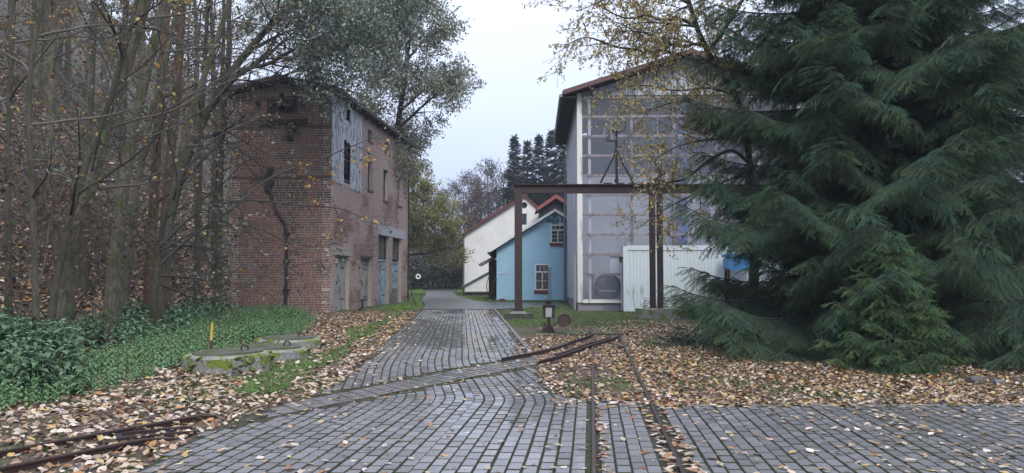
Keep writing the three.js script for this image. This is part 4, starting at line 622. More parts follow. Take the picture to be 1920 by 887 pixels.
// ---------- concrete well rings ----------
{
  const ring = (label, X, Z, rad, ht, tilt) => { const t = thing('well_cover', label, 'well cover', [X, -0.05, -Z], 0, 'concrete well rings in the verge');
    const g = lathe([[rad * 0.97, 0], [rad, 0.02], [rad, ht - 0.03], [rad - 0.03, ht], [rad * 0.6, ht + 0.012], [0.001, ht + 0.02]], 40), p = g.attributes.position; for (let i = 0; i < p.count; i++) { const a = Math.atan2(p.getZ(i), p.getX(i)), k = 1 + 0.02 * Math.sin(a * 5) + 0.03 * (fbm(Math.cos(a) * 3 + 5, Math.sin(a) * 3 + 5, 9, 3) - 0.5); p.setX(i, p.getX(i) * k); p.setZ(i, p.getZ(i) * k); } g.computeVertexNormals();
    mesh('ring_wall', uvm(g), M.mossConcrete, t); mesh('cover_slab', lathe([[rad * 0.8, ht + 0.0], [rad * 0.8, ht + 0.035], [0.001, ht + 0.04]], 36), std(0.16, 0.155, 0.15, 0.9, { map: tMoss }), t); mesh('lifting_eye', new THREE.TorusGeometry(0.05, 0.012, 6, 14).translate(rad * 0.4, ht + 0.06, 0), M.iron, t); t.rotation.z = tilt;
    // cushions of moss on the rim
    const mg = new THREE.IcosahedronGeometry(1, 2), r = rng(Math.round(X * -100 + Z * 7)), L = [], o = new THREE.Object3D(); { const q = mg.attributes.position; for (let i = 0; i < q.count; i++) { const k = 0.8 + 0.4 * hash2(Math.round(q.getX(i) * 50), Math.round(q.getY(i) * 50 + q.getZ(i) * 31), 3); q.setXYZ(i, q.getX(i) * k, q.getY(i) * k, q.getZ(i) * k); } mg.computeVertexNormals(); }
    for (let k = 0; k < 130; k++) { const a = r() * Math.PI * 2; if (fbm(Math.cos(a) * 2 + X * 3, Math.sin(a) * 2 + Z, 3, 3) < 0.5) continue; const dn = r() * r(); o.position.set(Math.cos(a) * (rad - 0.03 + 0.035 * Math.min(1, dn * 6)), ht * (1 - dn), Math.sin(a) * (rad - 0.03 + 0.035 * Math.min(1, dn * 6))); const s = 0.012 + 0.022 * r(); o.scale.set(s * 1.5, s * 0.6, s * 1.3); o.rotation.set(r(), r() * 6, r()); o.updateMatrix(); const v = 0.7 + 0.6 * r(); L.push([o.matrix.clone(), [0.085 * v, 0.11 * v, 0.025 * v]]); }
    instanced('moss', mg, std(1, 1, 1, 1), L, t); };
  ring('nearest concrete well ring with a yellow marker stake', -4.06, 11.35, 0.6, 0.27, 0.02); ring('middle low well ring capped with bright moss', -3.92, 13.0, 0.56, 0.2, -0.02); ring('farthest dark well ring strewn with dead leaves', -4.2, 14.9, 0.6, 0.2, 0.0);
  const s = thing('marker_stake', 'short yellow topped wooden stake behind the nearest well ring', 'stake', [-4.42, 0.2, -11.65]);
  mesh('stake', cbox(-0.02, 0.02, -0.05, 0.18, -0.02, 0.02, 0.004), M.brownWood, s); mesh('stake_tip', poly([[-0.016, 0.18], [0.016, 0.18], [0.02, 0.42], [0.0, 0.44], [-0.008, 0.38]], 0.02, -0.01), std(0.55, 0.33, 0.04, 0.7), s);
}
// mossy blocks by the posts, stones, a ring on a pole
{
  const stone = (name, label, cat, x, z, w, h, d, mat, seed, group) => { const g = new THREE.IcosahedronGeometry(1, 4), p = g.attributes.position; for (let i = 0; i < p.count; i++) { const X = p.getX(i), Y = p.getY(i), Z = p.getZ(i), m = Math.max(Math.abs(X), Math.abs(Y), Math.abs(Z)), k = lerp(1, 0.8 / m, 0.6) * (0.85 + 0.4 * fbm(X * 2 + seed, Y * 2 + Z * 2 + seed, 4, 4)); p.setXYZ(i, X * k * w / 2, (Y * k * 0.5 + 0.35) * h, Z * k * d / 2); } g.computeVertexNormals(); const m = mesh(name, uvm(g), mat); m.position.set(x, -0.04, -z); tag(m, label, cat, group); return m; };
  stone('mossy_block', 'mossy concrete block in front of the container beside spruce', 'block', 5.6, 24.5, 0.75, 0.55, 0.6, M.mossConcrete, 3);
  const sm = std(0.09, 0.085, 0.085, 0.8, { map: tGrain });
  stone('field_stone', 'larger dark stone lying in leaves at right edge', 'stone', 5.85, 10.0, 0.24, 0.13, 0.16, sm, 11); stone('field_stone', 'smaller grey stone next to larger stone in leaves', 'stone', 6.07, 9.92, 0.14, 0.09, 0.11, std(0.16, 0.155, 0.16, 0.8, { map: tGrain }), 13);
  stone('soil_clod', 'upper dark soil clod lying on the wet paving', 'clod', 0.41, 7.62, 0.17, 0.05, 0.1, std(0.035, 0.03, 0.024, 0.95, { map: tGrain }), 17); stone('soil_clod', 'lower dark soil clod scattered with leaves on paving', 'clod', 0.34, 6.75, 0.16, 0.03, 0.14, std(0.035, 0.03, 0.024, 0.95, { map: tGrain }), 19);
  const lb = thing('life_ring', 'white ring hanging on a slim pole in the meadow', 'life ring', [-8.2, 0, -69]);
  mesh('pole', rod([0, -0.1, 0], [0, 1.55, 0], 0.03), M.iron, lb); mesh('ring', new THREE.TorusGeometry(0.17, 0.055, 10, 28).translate(0, 1.28, 0.06), M.whitePaint, lb);
  const dp = thing('track_pit', 'dark drain pit between the rails at left', 'drain', [-3.0, 0, -6.72], 0.55);
  mesh('pit_frame', join(box(-0.3, 0.3, -0.03, 0.012, 0.1, 0.14), box(-0.3, 0.3, -0.03, 0.012, -0.14, -0.1), box(-0.3, -0.26, -0.03, 0.012, -0.1, 0.1), box(0.26, 0.3, -0.03, 0.012, -0.1, 0.1)), M.iron, dp); mesh('pit_floor', box(-0.26, 0.26, -0.03, -0.012, -0.1, 0.1), M.black, dp);
}
// ---------- trees ----------
const V = { n: (a) => { const l = Math.hypot(a[0], a[1], a[2]) || 1; return [a[0] / l, a[1] / l, a[2] / l]; }, x: (a, b) => [a[1] * b[2] - a[2] * b[1], a[2] * b[0] - a[0] * b[2], a[0] * b[1] - a[1] * b[0]], mad: (a, b, k) => [a[0] + b[0] * k, a[1] + b[1] * k, a[2] + b[2] * k], mix: (a, b, t) => [lerp(a[0], b[0], t), lerp(a[1], b[1], t), lerp(a[2], b[2], t)] };
const TH = 0.05036, at = (px, py, Z) => { const u = (px - 960) / 1478, v = (443.5 - py) / 1478, y = v * Math.cos(TH) + Math.sin(TH), z = Math.cos(TH) - v * Math.sin(TH), k = Z / z; return [u * k, 1.32 + y * k, -Z]; };
function children(G, tips, pts, rad, len, lvl, c, rnd) {
  const n = Math.max(1, Math.round((c.n[lvl] ?? 4) * (0.8 + 0.4 * rnd())));
  for (let i = 0; i < n; i++) {
    const t = lerp(c.t0[lvl] ?? 0.3, 1, (i + rnd()) / n), f = t * (pts.length - 1), k = Math.min(pts.length - 2, Math.floor(f)), p = V.mix(pts[k], pts[k + 1], f - k), d = V.n([pts[k + 1][0] - pts[k][0], pts[k + 1][1] - pts[k][1], pts[k + 1][2] - pts[k][2]]);
    let q = V.n([rnd() - 0.5 + (c.bias ? c.bias[0] : 0), (rnd() - 0.5) * (c.flat ?? 1) + (c.bias ? c.bias[1] : 0), rnd() - 0.5 + (c.bias ? c.bias[2] : 0)]); q = V.n(V.mad(q, d, -(q[0] * d[0] + q[1] * d[1] + q[2] * d[2])));
    const a = R((c.ang[lvl] ?? 50) * (0.7 + 0.6 * rnd())), nd = V.n([d[0] * Math.cos(a) + q[0] * Math.sin(a), d[1] * Math.cos(a) + q[1] * Math.sin(a), d[2] * Math.cos(a) + q[2] * Math.sin(a)]);
    sprout(G, tips, p, nd, (c.len[lvl] ?? 1) * (1 - 0.5 * t * (c.fall ?? 1)) * (0.65 + 0.7 * rnd()), Math.min(lerp(rad[k], rad[k + 1], f - k) * 0.7, c.rad[lvl] ?? 0.02), lvl + 1, c, rnd);
  }
}
function sprout(G, tips, p, d, len, r, lvl, c, rnd) {
  const seg = Math.max(3, Math.round(len / (c.seg[lvl] ?? 0.25))), pts = [p], rad = [r], wob = c.wob[lvl] ?? 0.3, up = c.up[lvl] ?? 0;
  for (let k = 1; k <= seg; k++) { d = V.n([d[0] + (rnd() - 0.5) * wob, d[1] + (rnd() - 0.5) * wob + up, d[2] + (rnd() - 0.5) * wob]); p = V.mad(p, d, len / seg); pts.push(p); rad.push(Math.max(c.min ?? 0.004, r * (1 - 0.75 * k / seg))); }
  G.tube(pts, rad, lvl >= 2 ? 3 : 5);
  if (lvl < c.levels) children(G, tips, pts, rad, len, lvl, c, rnd); else tips.push(pts);
}
function trunkLine(keys, Zs, rTop) { const cv = new THREE.CatmullRomCurve3(keys.map((k) => new THREE.Vector3(...k)), false, 'centripetal'); return cv.getSpacedPoints(22).map((v) => [v.x, v.y, v.z]); }
const bark = (r, g, b) => std(r, g, b, 0.95, { map: tBark, bumpMap: tBarkB, bumpScale: 0.02 });
const barks = { grey: bark(0.155, 0.142, 0.112), dark: bark(0.10, 0.09, 0.072), brown: bark(0.16, 0.10, 0.075), twig: std(0.095, 0.082, 0.066, 0.95), twigDark: std(0.045, 0.040, 0.034, 0.95), twigPale: std(0.09, 0.08, 0.066, 0.95) };
// leaf: ovate, gently folded along its rib, tip along +x
function leafGeo(L, W, fold, curl, lobes = 0) {
  const g = new Raw(), n = lobes ? 7 : 5, rib = [], a = [], b = [];
  for (let k = 0; k < n; k++) { const t = k / (n - 1), w = lobes ? W * (0.25 + 0.75 * Math.abs(Math.sin(t * Math.PI * 2.4 + 0.4))) * Math.sin(Math.PI * Math.min(0.97, t + 0.05)) : W * Math.sin(Math.PI * Math.pow(t, 0.8)) , y = curl * t * t; rib.push([L * (t - 0.5), y, 0]); a.push([L * (t - 0.5), y + fold * w, w / 2]); b.push([L * (t - 0.5), y + fold * w, -w / 2]); }
  for (let k = 0; k < n - 1; k++) { g.quad(rib[k], a[k], a[k + 1], rib[k + 1]); g.quad(b[k], rib[k], rib[k + 1], b[k + 1]); }
  const geo = g.build(false); return geo;
}
const leafMat = (tr = 0.35, rough = 0.7) => phy(1, 1, 1, rough, { transmission: tr, thickness: 0, side: THREE.DoubleSide });
const LM = leafMat(0.45), LMwet = std(1, 1, 1, 0.55, { side: THREE.DoubleSide });
const _o = new THREE.Object3D();
function leavesOn(tips, n, pal, size, rnd, spread = 0.06, keep = () => true) {
  const L = [];
  for (let k = 0; k < n; k++) {
    const tp = tips[Math.floor(rnd() * tips.length)], f = rnd() * (tp.length - 1), i = Math.floor(f), p = V.mix(tp[i], tp[Math.min(tp.length - 1, i + 1)], f - i), c = pal[Math.floor(rnd() * pal.length)], v = 0.7 + 0.6 * rnd(), s = size * (0.6 + 0.8 * rnd());
    _o.position.set(p[0] + (rnd() - 0.5) * spread * 2, p[1] + (rnd() - 0.7) * spread * 2, p[2] + (rnd() - 0.5) * spread * 2); if (!keep(_o.position)) continue;
    _o.rotation.set(rnd() * 6.3, rnd() * 6.3, rnd() * 6.3); _o.scale.setScalar(s); _o.updateMatrix(); L.push([_o.matrix.clone(), [c[0] * v, c[1] * v, c[2] * v]]);
  }
  return L;
}
const leafUnit = leafGeo(1, 0.55, 0.12, 0.1), leafRound = leafGeo(1, 0.8, 0.1, 0.12);
function makeTree(name, label, group, spec) {
  const rnd = rng(spec.seed), t = thing(name, label, 'tree', [0, 0, 0], 0, group), base = spec.trunk[0];
  t.position.set(...base); const keys = spec.trunk.map((p) => [p[0] - base[0], p[1] - base[1], p[2] - base[2]]);
  const pts = trunkLine(keys), rad = pts.map((_, k) => { const f = k / (pts.length - 1); return lerp(spec.r, spec.r * (spec.taper ?? 0.35), Math.pow(f, 0.8)) * (1 + 0.45 * Math.exp(-f * 22)); });
  const G = new Raw(); G.tube(pts.map((p, k) => [p[0] + 0.03 * spec.r * Math.sin(k * 2.1), p[1], p[2] + 0.05 * spec.r * Math.cos(k * 1.7)]), rad, 12); mesh('trunk', G.build(false), spec.bark ?? barks.grey, t);
  const B = new Raw(), tips = []; children(B, tips, pts, rad, 1, 0, spec.c, rnd);
  for (const lm of spec.limbs ?? []) { const q = trunkLine(lm.p.map((p) => [p[0] - base[0], p[1] - base[1], p[2] - base[2]])), rr = q.map((_, k) => lerp(lm.r, lm.r * 0.2, k / (q.length - 1))); B.tube(q, rr, 7); children(B, tips, q, rr, 1, lm.lvl ?? 1, lm.c ?? spec.c, rnd); }
  mesh('branches', B.build(false), spec.twig ?? barks.twig, t);
  if (spec.leaves) { const L = leavesOn(tips, spec.leaves, spec.pal, spec.leaf, rnd, spec.spread ?? 0.08, spec.keep); if (spec.extra) L.push(...leavesOn(tips, spec.extra.n, spec.extra.pal, spec.extra.leaf, rnd, 0.1, spec.extra.keep)); instanced('crown', spec.leafGeo ?? leafUnit, spec.leafMat ?? LM, L, t); }
  return t;
}
const bareC = { levels: 3, n: [16, 6, 5], t0: [0.22, 0.2, 0.2], len: [3.0, 1.5, 0.7], rad: [0.03, 0.012, 0.006], ang: [62, 50, 45], seg: [0.3, 0.3, 0.22, 0.18], wob: [0.2, 0.34, 0.4, 0.4], up: [0, 0.02, 0.0, 0.0], min: 0.0045 };
const palGrey = [[0.10, 0.12, 0.09], [0.13, 0.15, 0.12], [0.08, 0.10, 0.06], [0.17, 0.19, 0.165], [0.12, 0.12, 0.06]];
const palYel = [[0.42, 0.27, 0.04], [0.38, 0.30, 0.07], [0.45, 0.22, 0.03], [0.30, 0.26, 0.09]];
const palFor = [[0.16, 0.12, 0.035], [0.20, 0.12, 0.04], [0.10, 0.10, 0.035], [0.30, 0.17, 0.03], [0.14, 0.08, 0.035]];
{ // the row of trunks along the foot of the slope
  const rows = [
    ['slim dark trunk farthest forward at the left edge', [[72, 640], [64, 450], [56, 140], [80, 0]], 11.5, 16, 'dark'],
    ['thickest leaning grey trunk tilting right toward the brick house', [[98, 600], [145, 430], [189, 265], [272, 0]], 14, 46, 'grey'],
    ['thin dark trunk hugging the left side of the thickest trunk', [[84, 590], [125, 430], [160, 315], [215, 160]], 13.2, 18, 'dark'],
    ['stout grey trunk second from the thickest leaning one', [[205, 545], [225, 400], [245, 265], [307, 0]], 17, 31, 'grey'],
    ['slender grey trunk leaning just right of the stout one', [[232, 520], [250, 391], [280, 230], [321, 70], [340, -20]], 19, 19, 'grey'],
    ['straight reddish brown trunk in the middle of the row', [[280, 500], [286, 420], [300, 181], [314, 0]], 20, 26, 'brown'],
    ['straight dark brown trunk behind the reddish brown trunk', [[308, 480], [314, 363], [332, 160], [342, 0]], 22, 29, 'brown'],
    ['slim grey trunk bending right nearest the brick house', [[296, 530], [320, 400], [349, 245], [391, 119], [430, 0]], 18.5, 19, 'grey'],
    ['thin upright trunk just left of the brick wall', [[370, 480], [375, 300], [385, 100], [390, 0]], 24, 15, 'dark'],
    ['thin trunk at the extreme left picture edge', [[18, 560], [15, 300], [25, 0]], 15, 15, 'dark'],
    ['slim trunk between the thickest and the stout trunk', [[158, 480], [165, 300], [180, 0]], 22, 17, 'dark'],
    ['slim trunk half hidden behind the brick wall corner', [[410, 460], [414, 300], [428, 100], [430, 20]], 27, 17, 'dark']];
  rows.forEach(([label, px, Z, w, bk], i) => {
    const P = px.map(([x, y], k) => at(x, y, Z + k * 0.25)); P[0][1] = groundY(P[0][0], Z) - 0.15;
    const a = P[P.length - 2], b = P[P.length - 1], d = V.n([b[0] - a[0], b[1] - a[1], b[2] - a[2]]); P.push(V.mad(b, V.n([d[0] * 0.6, d[1], d[2]]), 2.6), V.mad(V.mad(b, V.n([d[0] * 0.6, d[1], d[2]]), 2.6), V.n([d[0] * 0.3 + 0.1, d[1], d[2]]), 2.6));
    makeTree('forest_tree', label, 'trees at the foot of the slope', { seed: 100 + i, trunk: P, r: w * 0.43 * Z / 1478, taper: 0.4, bark: barks[bk], twig: i % 3 === 0 ? barks.twigPale : i % 3 === 1 ? barks.twig : barks.twigDark, c: { ...bareC, n: [w > 25 ? 18 : 13, 6, 4], len: [w > 25 ? 3.4 : 2.5, 1.4, 0.7] }, leaves: 420, pal: [...palGrey, ...palYel, [0.22, 0.12, 0.03]], leaf: 0.065, spread: 0.06, leafGeo: leafRound });
  });
  // arching hazel whose limbs reach in front of the brick house
  const zz = (x) => lerp(17.5, 21.5, clamp((x - 280) / 400)), Lm = (r, ...q) => ({ r, p: q.map(([x, y]) => at(x, y, zz(x))), lvl: 1 });
  const hb = at(285, 560, 17.5); hb[1] = groundY(hb[0], 17.5) - 0.1;
  makeTree('arching_hazel', 'arching hazel with long limbs reaching across the brick wall', null, { seed: 222, trunk: [hb, at(292, 520, 17.6), at(298, 470, 17.8), at(310, 400, 18)], r: 0.09, taper: 0.6, bark: barks.dark, twig: barks.twigDark, c: { ...bareC, n: [4, 9, 6], t0: [0.4, 0.25, 0.2], len: [2.2, 1.15, 0.6], rad: [0.03, 0.011, 0.006], bias: [0.15, -0.1, 0.0], up: [0, 0, -0.01, -0.02] },
    limbs: [Lm(0.045, [296, 500], [350, 450], [435, 392], [500, 338], [620, 290], [722, 250]), Lm(0.03, [292, 530], [380, 560], [440, 545], [520, 508], [600, 488]), Lm(0.04, [300, 460], [370, 400], [450, 376], [560, 385], [640, 392], [705, 420]), Lm(0.035, [300, 430], [340, 330], [420, 250], [500, 232], [575, 275]), Lm(0.03, [300, 470], [380, 430], [470, 425], [560, 460], [650, 455])],
    leaves: 800, pal: [...palGrey, ...palGrey, [0.16, 0.18, 0.05], palYel[0]], leaf: 0.085, leafGeo: leafRound, spread: 0.1, extra: { n: 800, pal: [[0.5, 0.26, 0.02], [0.48, 0.3, 0.05], [0.42, 0.2, 0.02]], leaf: 0.11, keep: (p) => p.x > 2.4 && p.y > 2.9 } });
  // yellow leafed spray nearer the boarded corner
  const mb = at(455, 520, 24); mb[1] = groundY(mb[0], 24) - 0.1;
}
const crownC = { levels: 4, n: [9, 7, 6, 5], t0: [0.35, 0.25, 0.2, 0.15], len: [4.6, 2.4, 1.3, 0.7], rad: [0.11, 0.04, 0.016, 0.008], ang: [55, 48, 45, 45], seg: [0.5, 0.45, 0.35, 0.25, 0.2], wob: [0.15, 0.28, 0.35, 0.4, 0.4], up: [0, 0.03, 0.0, -0.01, -0.03], min: 0.005, fall: 0.6 };
makeTree('silver_willow', 'large grey green willow crown spreading over the brick house roof', null, { seed: 301, trunk: [[-12.2, groundY(-12.2, 27) - 0.2, -27], [-11.6, 4.5, -27.2], [-10.4, 7.6, -27.4], [-8.6, 10.2, -27.6], [-6.6, 12.0, -28]], r: 0.24, bark: barks.dark, twig: barks.twigDark, c: { ...crownC, n: [11, 7, 6, 5], t0: [0.42, 0.25, 0.2, 0.15], bias: [0.12, -0.05, 0.05] }, leaves: 34000, pal: [[0.27, 0.325, 0.285], [0.19, 0.245, 0.19], [0.36, 0.41, 0.37], [0.10, 0.135, 0.08], [0.16, 0.165, 0.06]], leaf: 0.11, spread: 0.22, keep: (p) => (p.x > 5.1 && p.y > 5.6) || p.y > 9.3 });
makeTree('poplar_tree', 'tall grey leaved tree behind the brick house edging the sky', null, { seed: 307, trunk: [[-7.3, -0.1, -44.5], [-7.0, 4, -44], [-6.4, 8, -42.5], [-5.6, 11.5, -40.5], [-5.0, 15, -39]], r: 0.26, bark: barks.dark, twig: barks.twigDark, c: { ...crownC, n: [15, 7, 6, 5], t0: [0.35, 0.25, 0.2, 0.15], len: [3.5, 2.0, 1.2, 0.7], flat: 0.8 }, leaves: 46000, pal: [[0.24, 0.275, 0.23], [0.18, 0.21, 0.15], [0.31, 0.34, 0.29], [0.16, 0.15, 0.06], [0.2, 0.15, 0.05]], leaf: 0.125, spread: 0.26 });
makeTree('olive_green_tree', 'drooping yellow green tree beyond the far corner of the brick house', null, { seed: 311, trunk: [[-7.8, -0.1, -54], [-7.4, 2.2, -53.6], [-6.6, 4.4, -53], [-5.8, 6.4, -52.5]], r: 0.18, bark: barks.dark, twig: barks.twigDark, c: { ...crownC, n: [11, 6, 6, 4], len: [3.0, 1.7, 1.0, 0.6], up: [0, 0.0, -0.05, -0.08, -0.1], bias: [0.1, 0, 0.05] }, leaves: 15000, pal: [[0.27, 0.26, 0.05], [0.17, 0.19, 0.045], [0.30, 0.26, 0.055], [0.14, 0.15, 0.045]], leaf: 0.13, spread: 0.2 });
{ // yellow birch behind the spruce, reaching left
  const q = (r, z0, z1, ...p) => ({ r, p: p.map(([x, y], k) => at(x, y, lerp(z0, z1, k / (p.length - 1)))), lvl: 1 });
  const birchC = { levels: 3, n: [8, 11, 7, 5], t0: [0.5, 0.12, 0.15, 0.15], len: [2.0, 1.15, 0.62], rad: [0.035, 0.012, 0.006], ang: [55, 50, 45], seg: [0.3, 0.3, 0.2, 0.15], wob: [0.2, 0.34, 0.38, 0.4], up: [0, 0.0, -0.01, -0.03], min: 0.004, fall: 0.7 };
  makeTree('yellow_birch', 'bare branched tree with yellow leaves hanging before the hall', null, { seed: 401, trunk: [[5.7, -0.1, -18.6], at(1408, 330, 18.4), at(1385, 190, 18), at(1335, 112, 17.4), at(1306, 48, 17), at(1280, -40, 16.6), at(1262, -130, 16.4)], r: 0.13, taper: 0.3, bark: barks.twigDark, twig: barks.twigDark, c: birchC,
    limbs: [q(0.045, 17, 16, [1302, 46], [1272, 35], [1241, 38], [1214, 29], [1173, 34], [1120, 10]), q(0.05, 17.4, 15.8, [1335, 112], [1284, 108], [1245, 95], [1216, 98], [1187, 92], [1155, 88], [1100, 70], [1060, 85]), q(0.035, 17.2, 15.8, [1318, 80], [1270, 86], [1234, 70], [1196, 59], [1140, 60]), q(0.035, 17, 15, [1290, 5], [1230, -20], [1160, -10], [1085, 20]), q(0.04, 17, 16, [1330, 95], [1370, 40], [1400, -10]),
      q(0.05, 18.2, 15.4, [1400, 300], [1372, 282], [1330, 300], [1285, 335], [1240, 345], [1215, 365]), q(0.035, 18, 15.6, [1385, 215], [1340, 225], [1290, 190], [1235, 200], [1195, 215]), q(0.03, 18, 16, [1380, 180], [1330, 165], [1270, 170], [1200, 160], [1130, 175]), q(0.03, 17.8, 15.4, [1400, 320], [1350, 345], [1290, 370], [1235, 400], [1195, 430]), q(0.03, 18, 15.8, [1395, 260], [1330, 262], [1270, 275], [1225, 300])],
    leaves: 17000, pal: [[0.46, 0.37, 0.14], [0.42, 0.37, 0.19], [0.47, 0.33, 0.08], [0.34, 0.31, 0.17], [0.38, 0.30, 0.13]], leaf: 0.06, spread: 0.05 });
}
{ // forest up the slope: four kinds copied about
  const protos = [], fc = { levels: 3, n: [18, 6, 4], t0: [0.25, 0.2, 0.2], len: [3.4, 1.6, 0.8], rad: [0.04, 0.014, 0.008], ang: [58, 50, 45], seg: [0.5, 0.45, 0.3, 0.25], wob: [0.2, 0.3, 0.4, 0.4], up: [0, 0.03, 0.0, 0], min: 0.005 };
  const lab = ['dim bare tree among others up the wooded slope', 'dim brown leaved tree among others up the wooded slope', 'dim yellow leaved tree among others up the wooded slope', 'dim olive leaved tree among others up the wooded slope'];
  const rnd = rng(77); let made = 0;
  for (let i = 0; i < 400 && made < 44; i++) {
    const Z = lerp(24, 70, rnd()), X = hillEdge(Z) - lerp(1.5, 34, rnd()), px = 960 + 1478 * X / Z; if (px < -480 || px > 470 || (px < -60 && rnd() < 0.4)) continue;
    if (Z < 24 && px > 60 && px < 420 && rnd() < 0.6) continue;
    const k = made % 4; let t;
    if (made < 4) { const h = 13 + 2 * k; t = makeTree('slope_tree', lab[k], 'trees up the wooded slope', { seed: 500 + k, trunk: [[0, -0.2, 0], [0.15, h * 0.3, 0.1], [0.5 - k * 0.2, h * 0.65, -0.1], [0.8 - k * 0.3, h, 0]], r: 0.17, taper: 0.25, bark: k % 2 ? barks.dark : barks.grey, twig: barks.twig, c: { ...fc, n: [k === 1 ? 15 : 12, 5, 3] }, leaves: [400, 1800, 1500, 1700][k], pal: [palFor, palFor, [...palFor, palYel[0], palYel[2]], [[0.06, 0.07, 0.02], [0.09, 0.09, 0.03], [0.12, 0.10, 0.03]]][k], leaf: 0.13, spread: 0.2 }); protos.push(t); } else { t = protos[k].clone(); t.name = numbered('slope_tree'); t.userData = { ...protos[k].userData }; scene.add(t); }
    t.position.set(X, groundY(X, Z) - 0.2, -Z); t.rotation.y = rnd() * 6.3; const s = 0.8 + 0.45 * rnd(); t.scale.set(s, s, s); made++;
  }
  // bare undergrowth at the foot of the slope
  const uc = { levels: 3, n: [8, 5, 4], t0: [0.15, 0.2, 0.2], len: [1.3, 0.8, 0.4], rad: [0.012, 0.007, 0.005], ang: [40, 45, 45], seg: [0.2, 0.2, 0.15, 0.12], wob: [0.3, 0.4, 0.45, 0.4], up: [0, 0.02, 0, 0], min: 0.0035, fall: 0.5 };
  const sp = []; let n = 0;
  for (let i = 0; i < 500 && n < 26; i++) {
    const Z = lerp(10.5, 27, rnd()), X = hillEdge(Z) - lerp(-0.9, 4.5, rnd()), px = 960 + 1478 * X / Z; if (px < -350 || px > 440 || (px < -60 && rnd() < 0.5)) continue;
    const k = n % 4; let t;
    if (n < 4) { t = makeTree('bare_shrub', 'tangled bare brown shrub with withered leaves under the trees', 'undergrowth at the foot of the slope', { seed: 600 + k, trunk: [[0, -0.05, 0], [0.1, 0.5, 0.05], [0.25 - 0.15 * k, 1.1, 0.1], [0.3 - 0.2 * k, 1.7, 0]], r: 0.02, taper: 0.4, bark: barks.twig, twig: k % 2 ? barks.twig : std(0.075, 0.045, 0.036, 0.95), c: uc, leaves: 260, pal: [[0.10, 0.06, 0.035], [0.14, 0.085, 0.045], [0.07, 0.045, 0.03], [0.05, 0.07, 0.03]], leaf: 0.06, leafGeo: leafRound, spread: 0.07 }); t.userData.category = 'shrub'; sp.push(t); } else { t = sp[k].clone(); t.name = numbered('bare_shrub'); t.userData = { ...sp[k].userData }; scene.add(t); }
    t.position.set(X, groundY(X, Z), -Z); t.rotation.y = rnd() * 6.3; t.scale.setScalar(0.8 + 0.6 * rnd()); n++;
  }
}
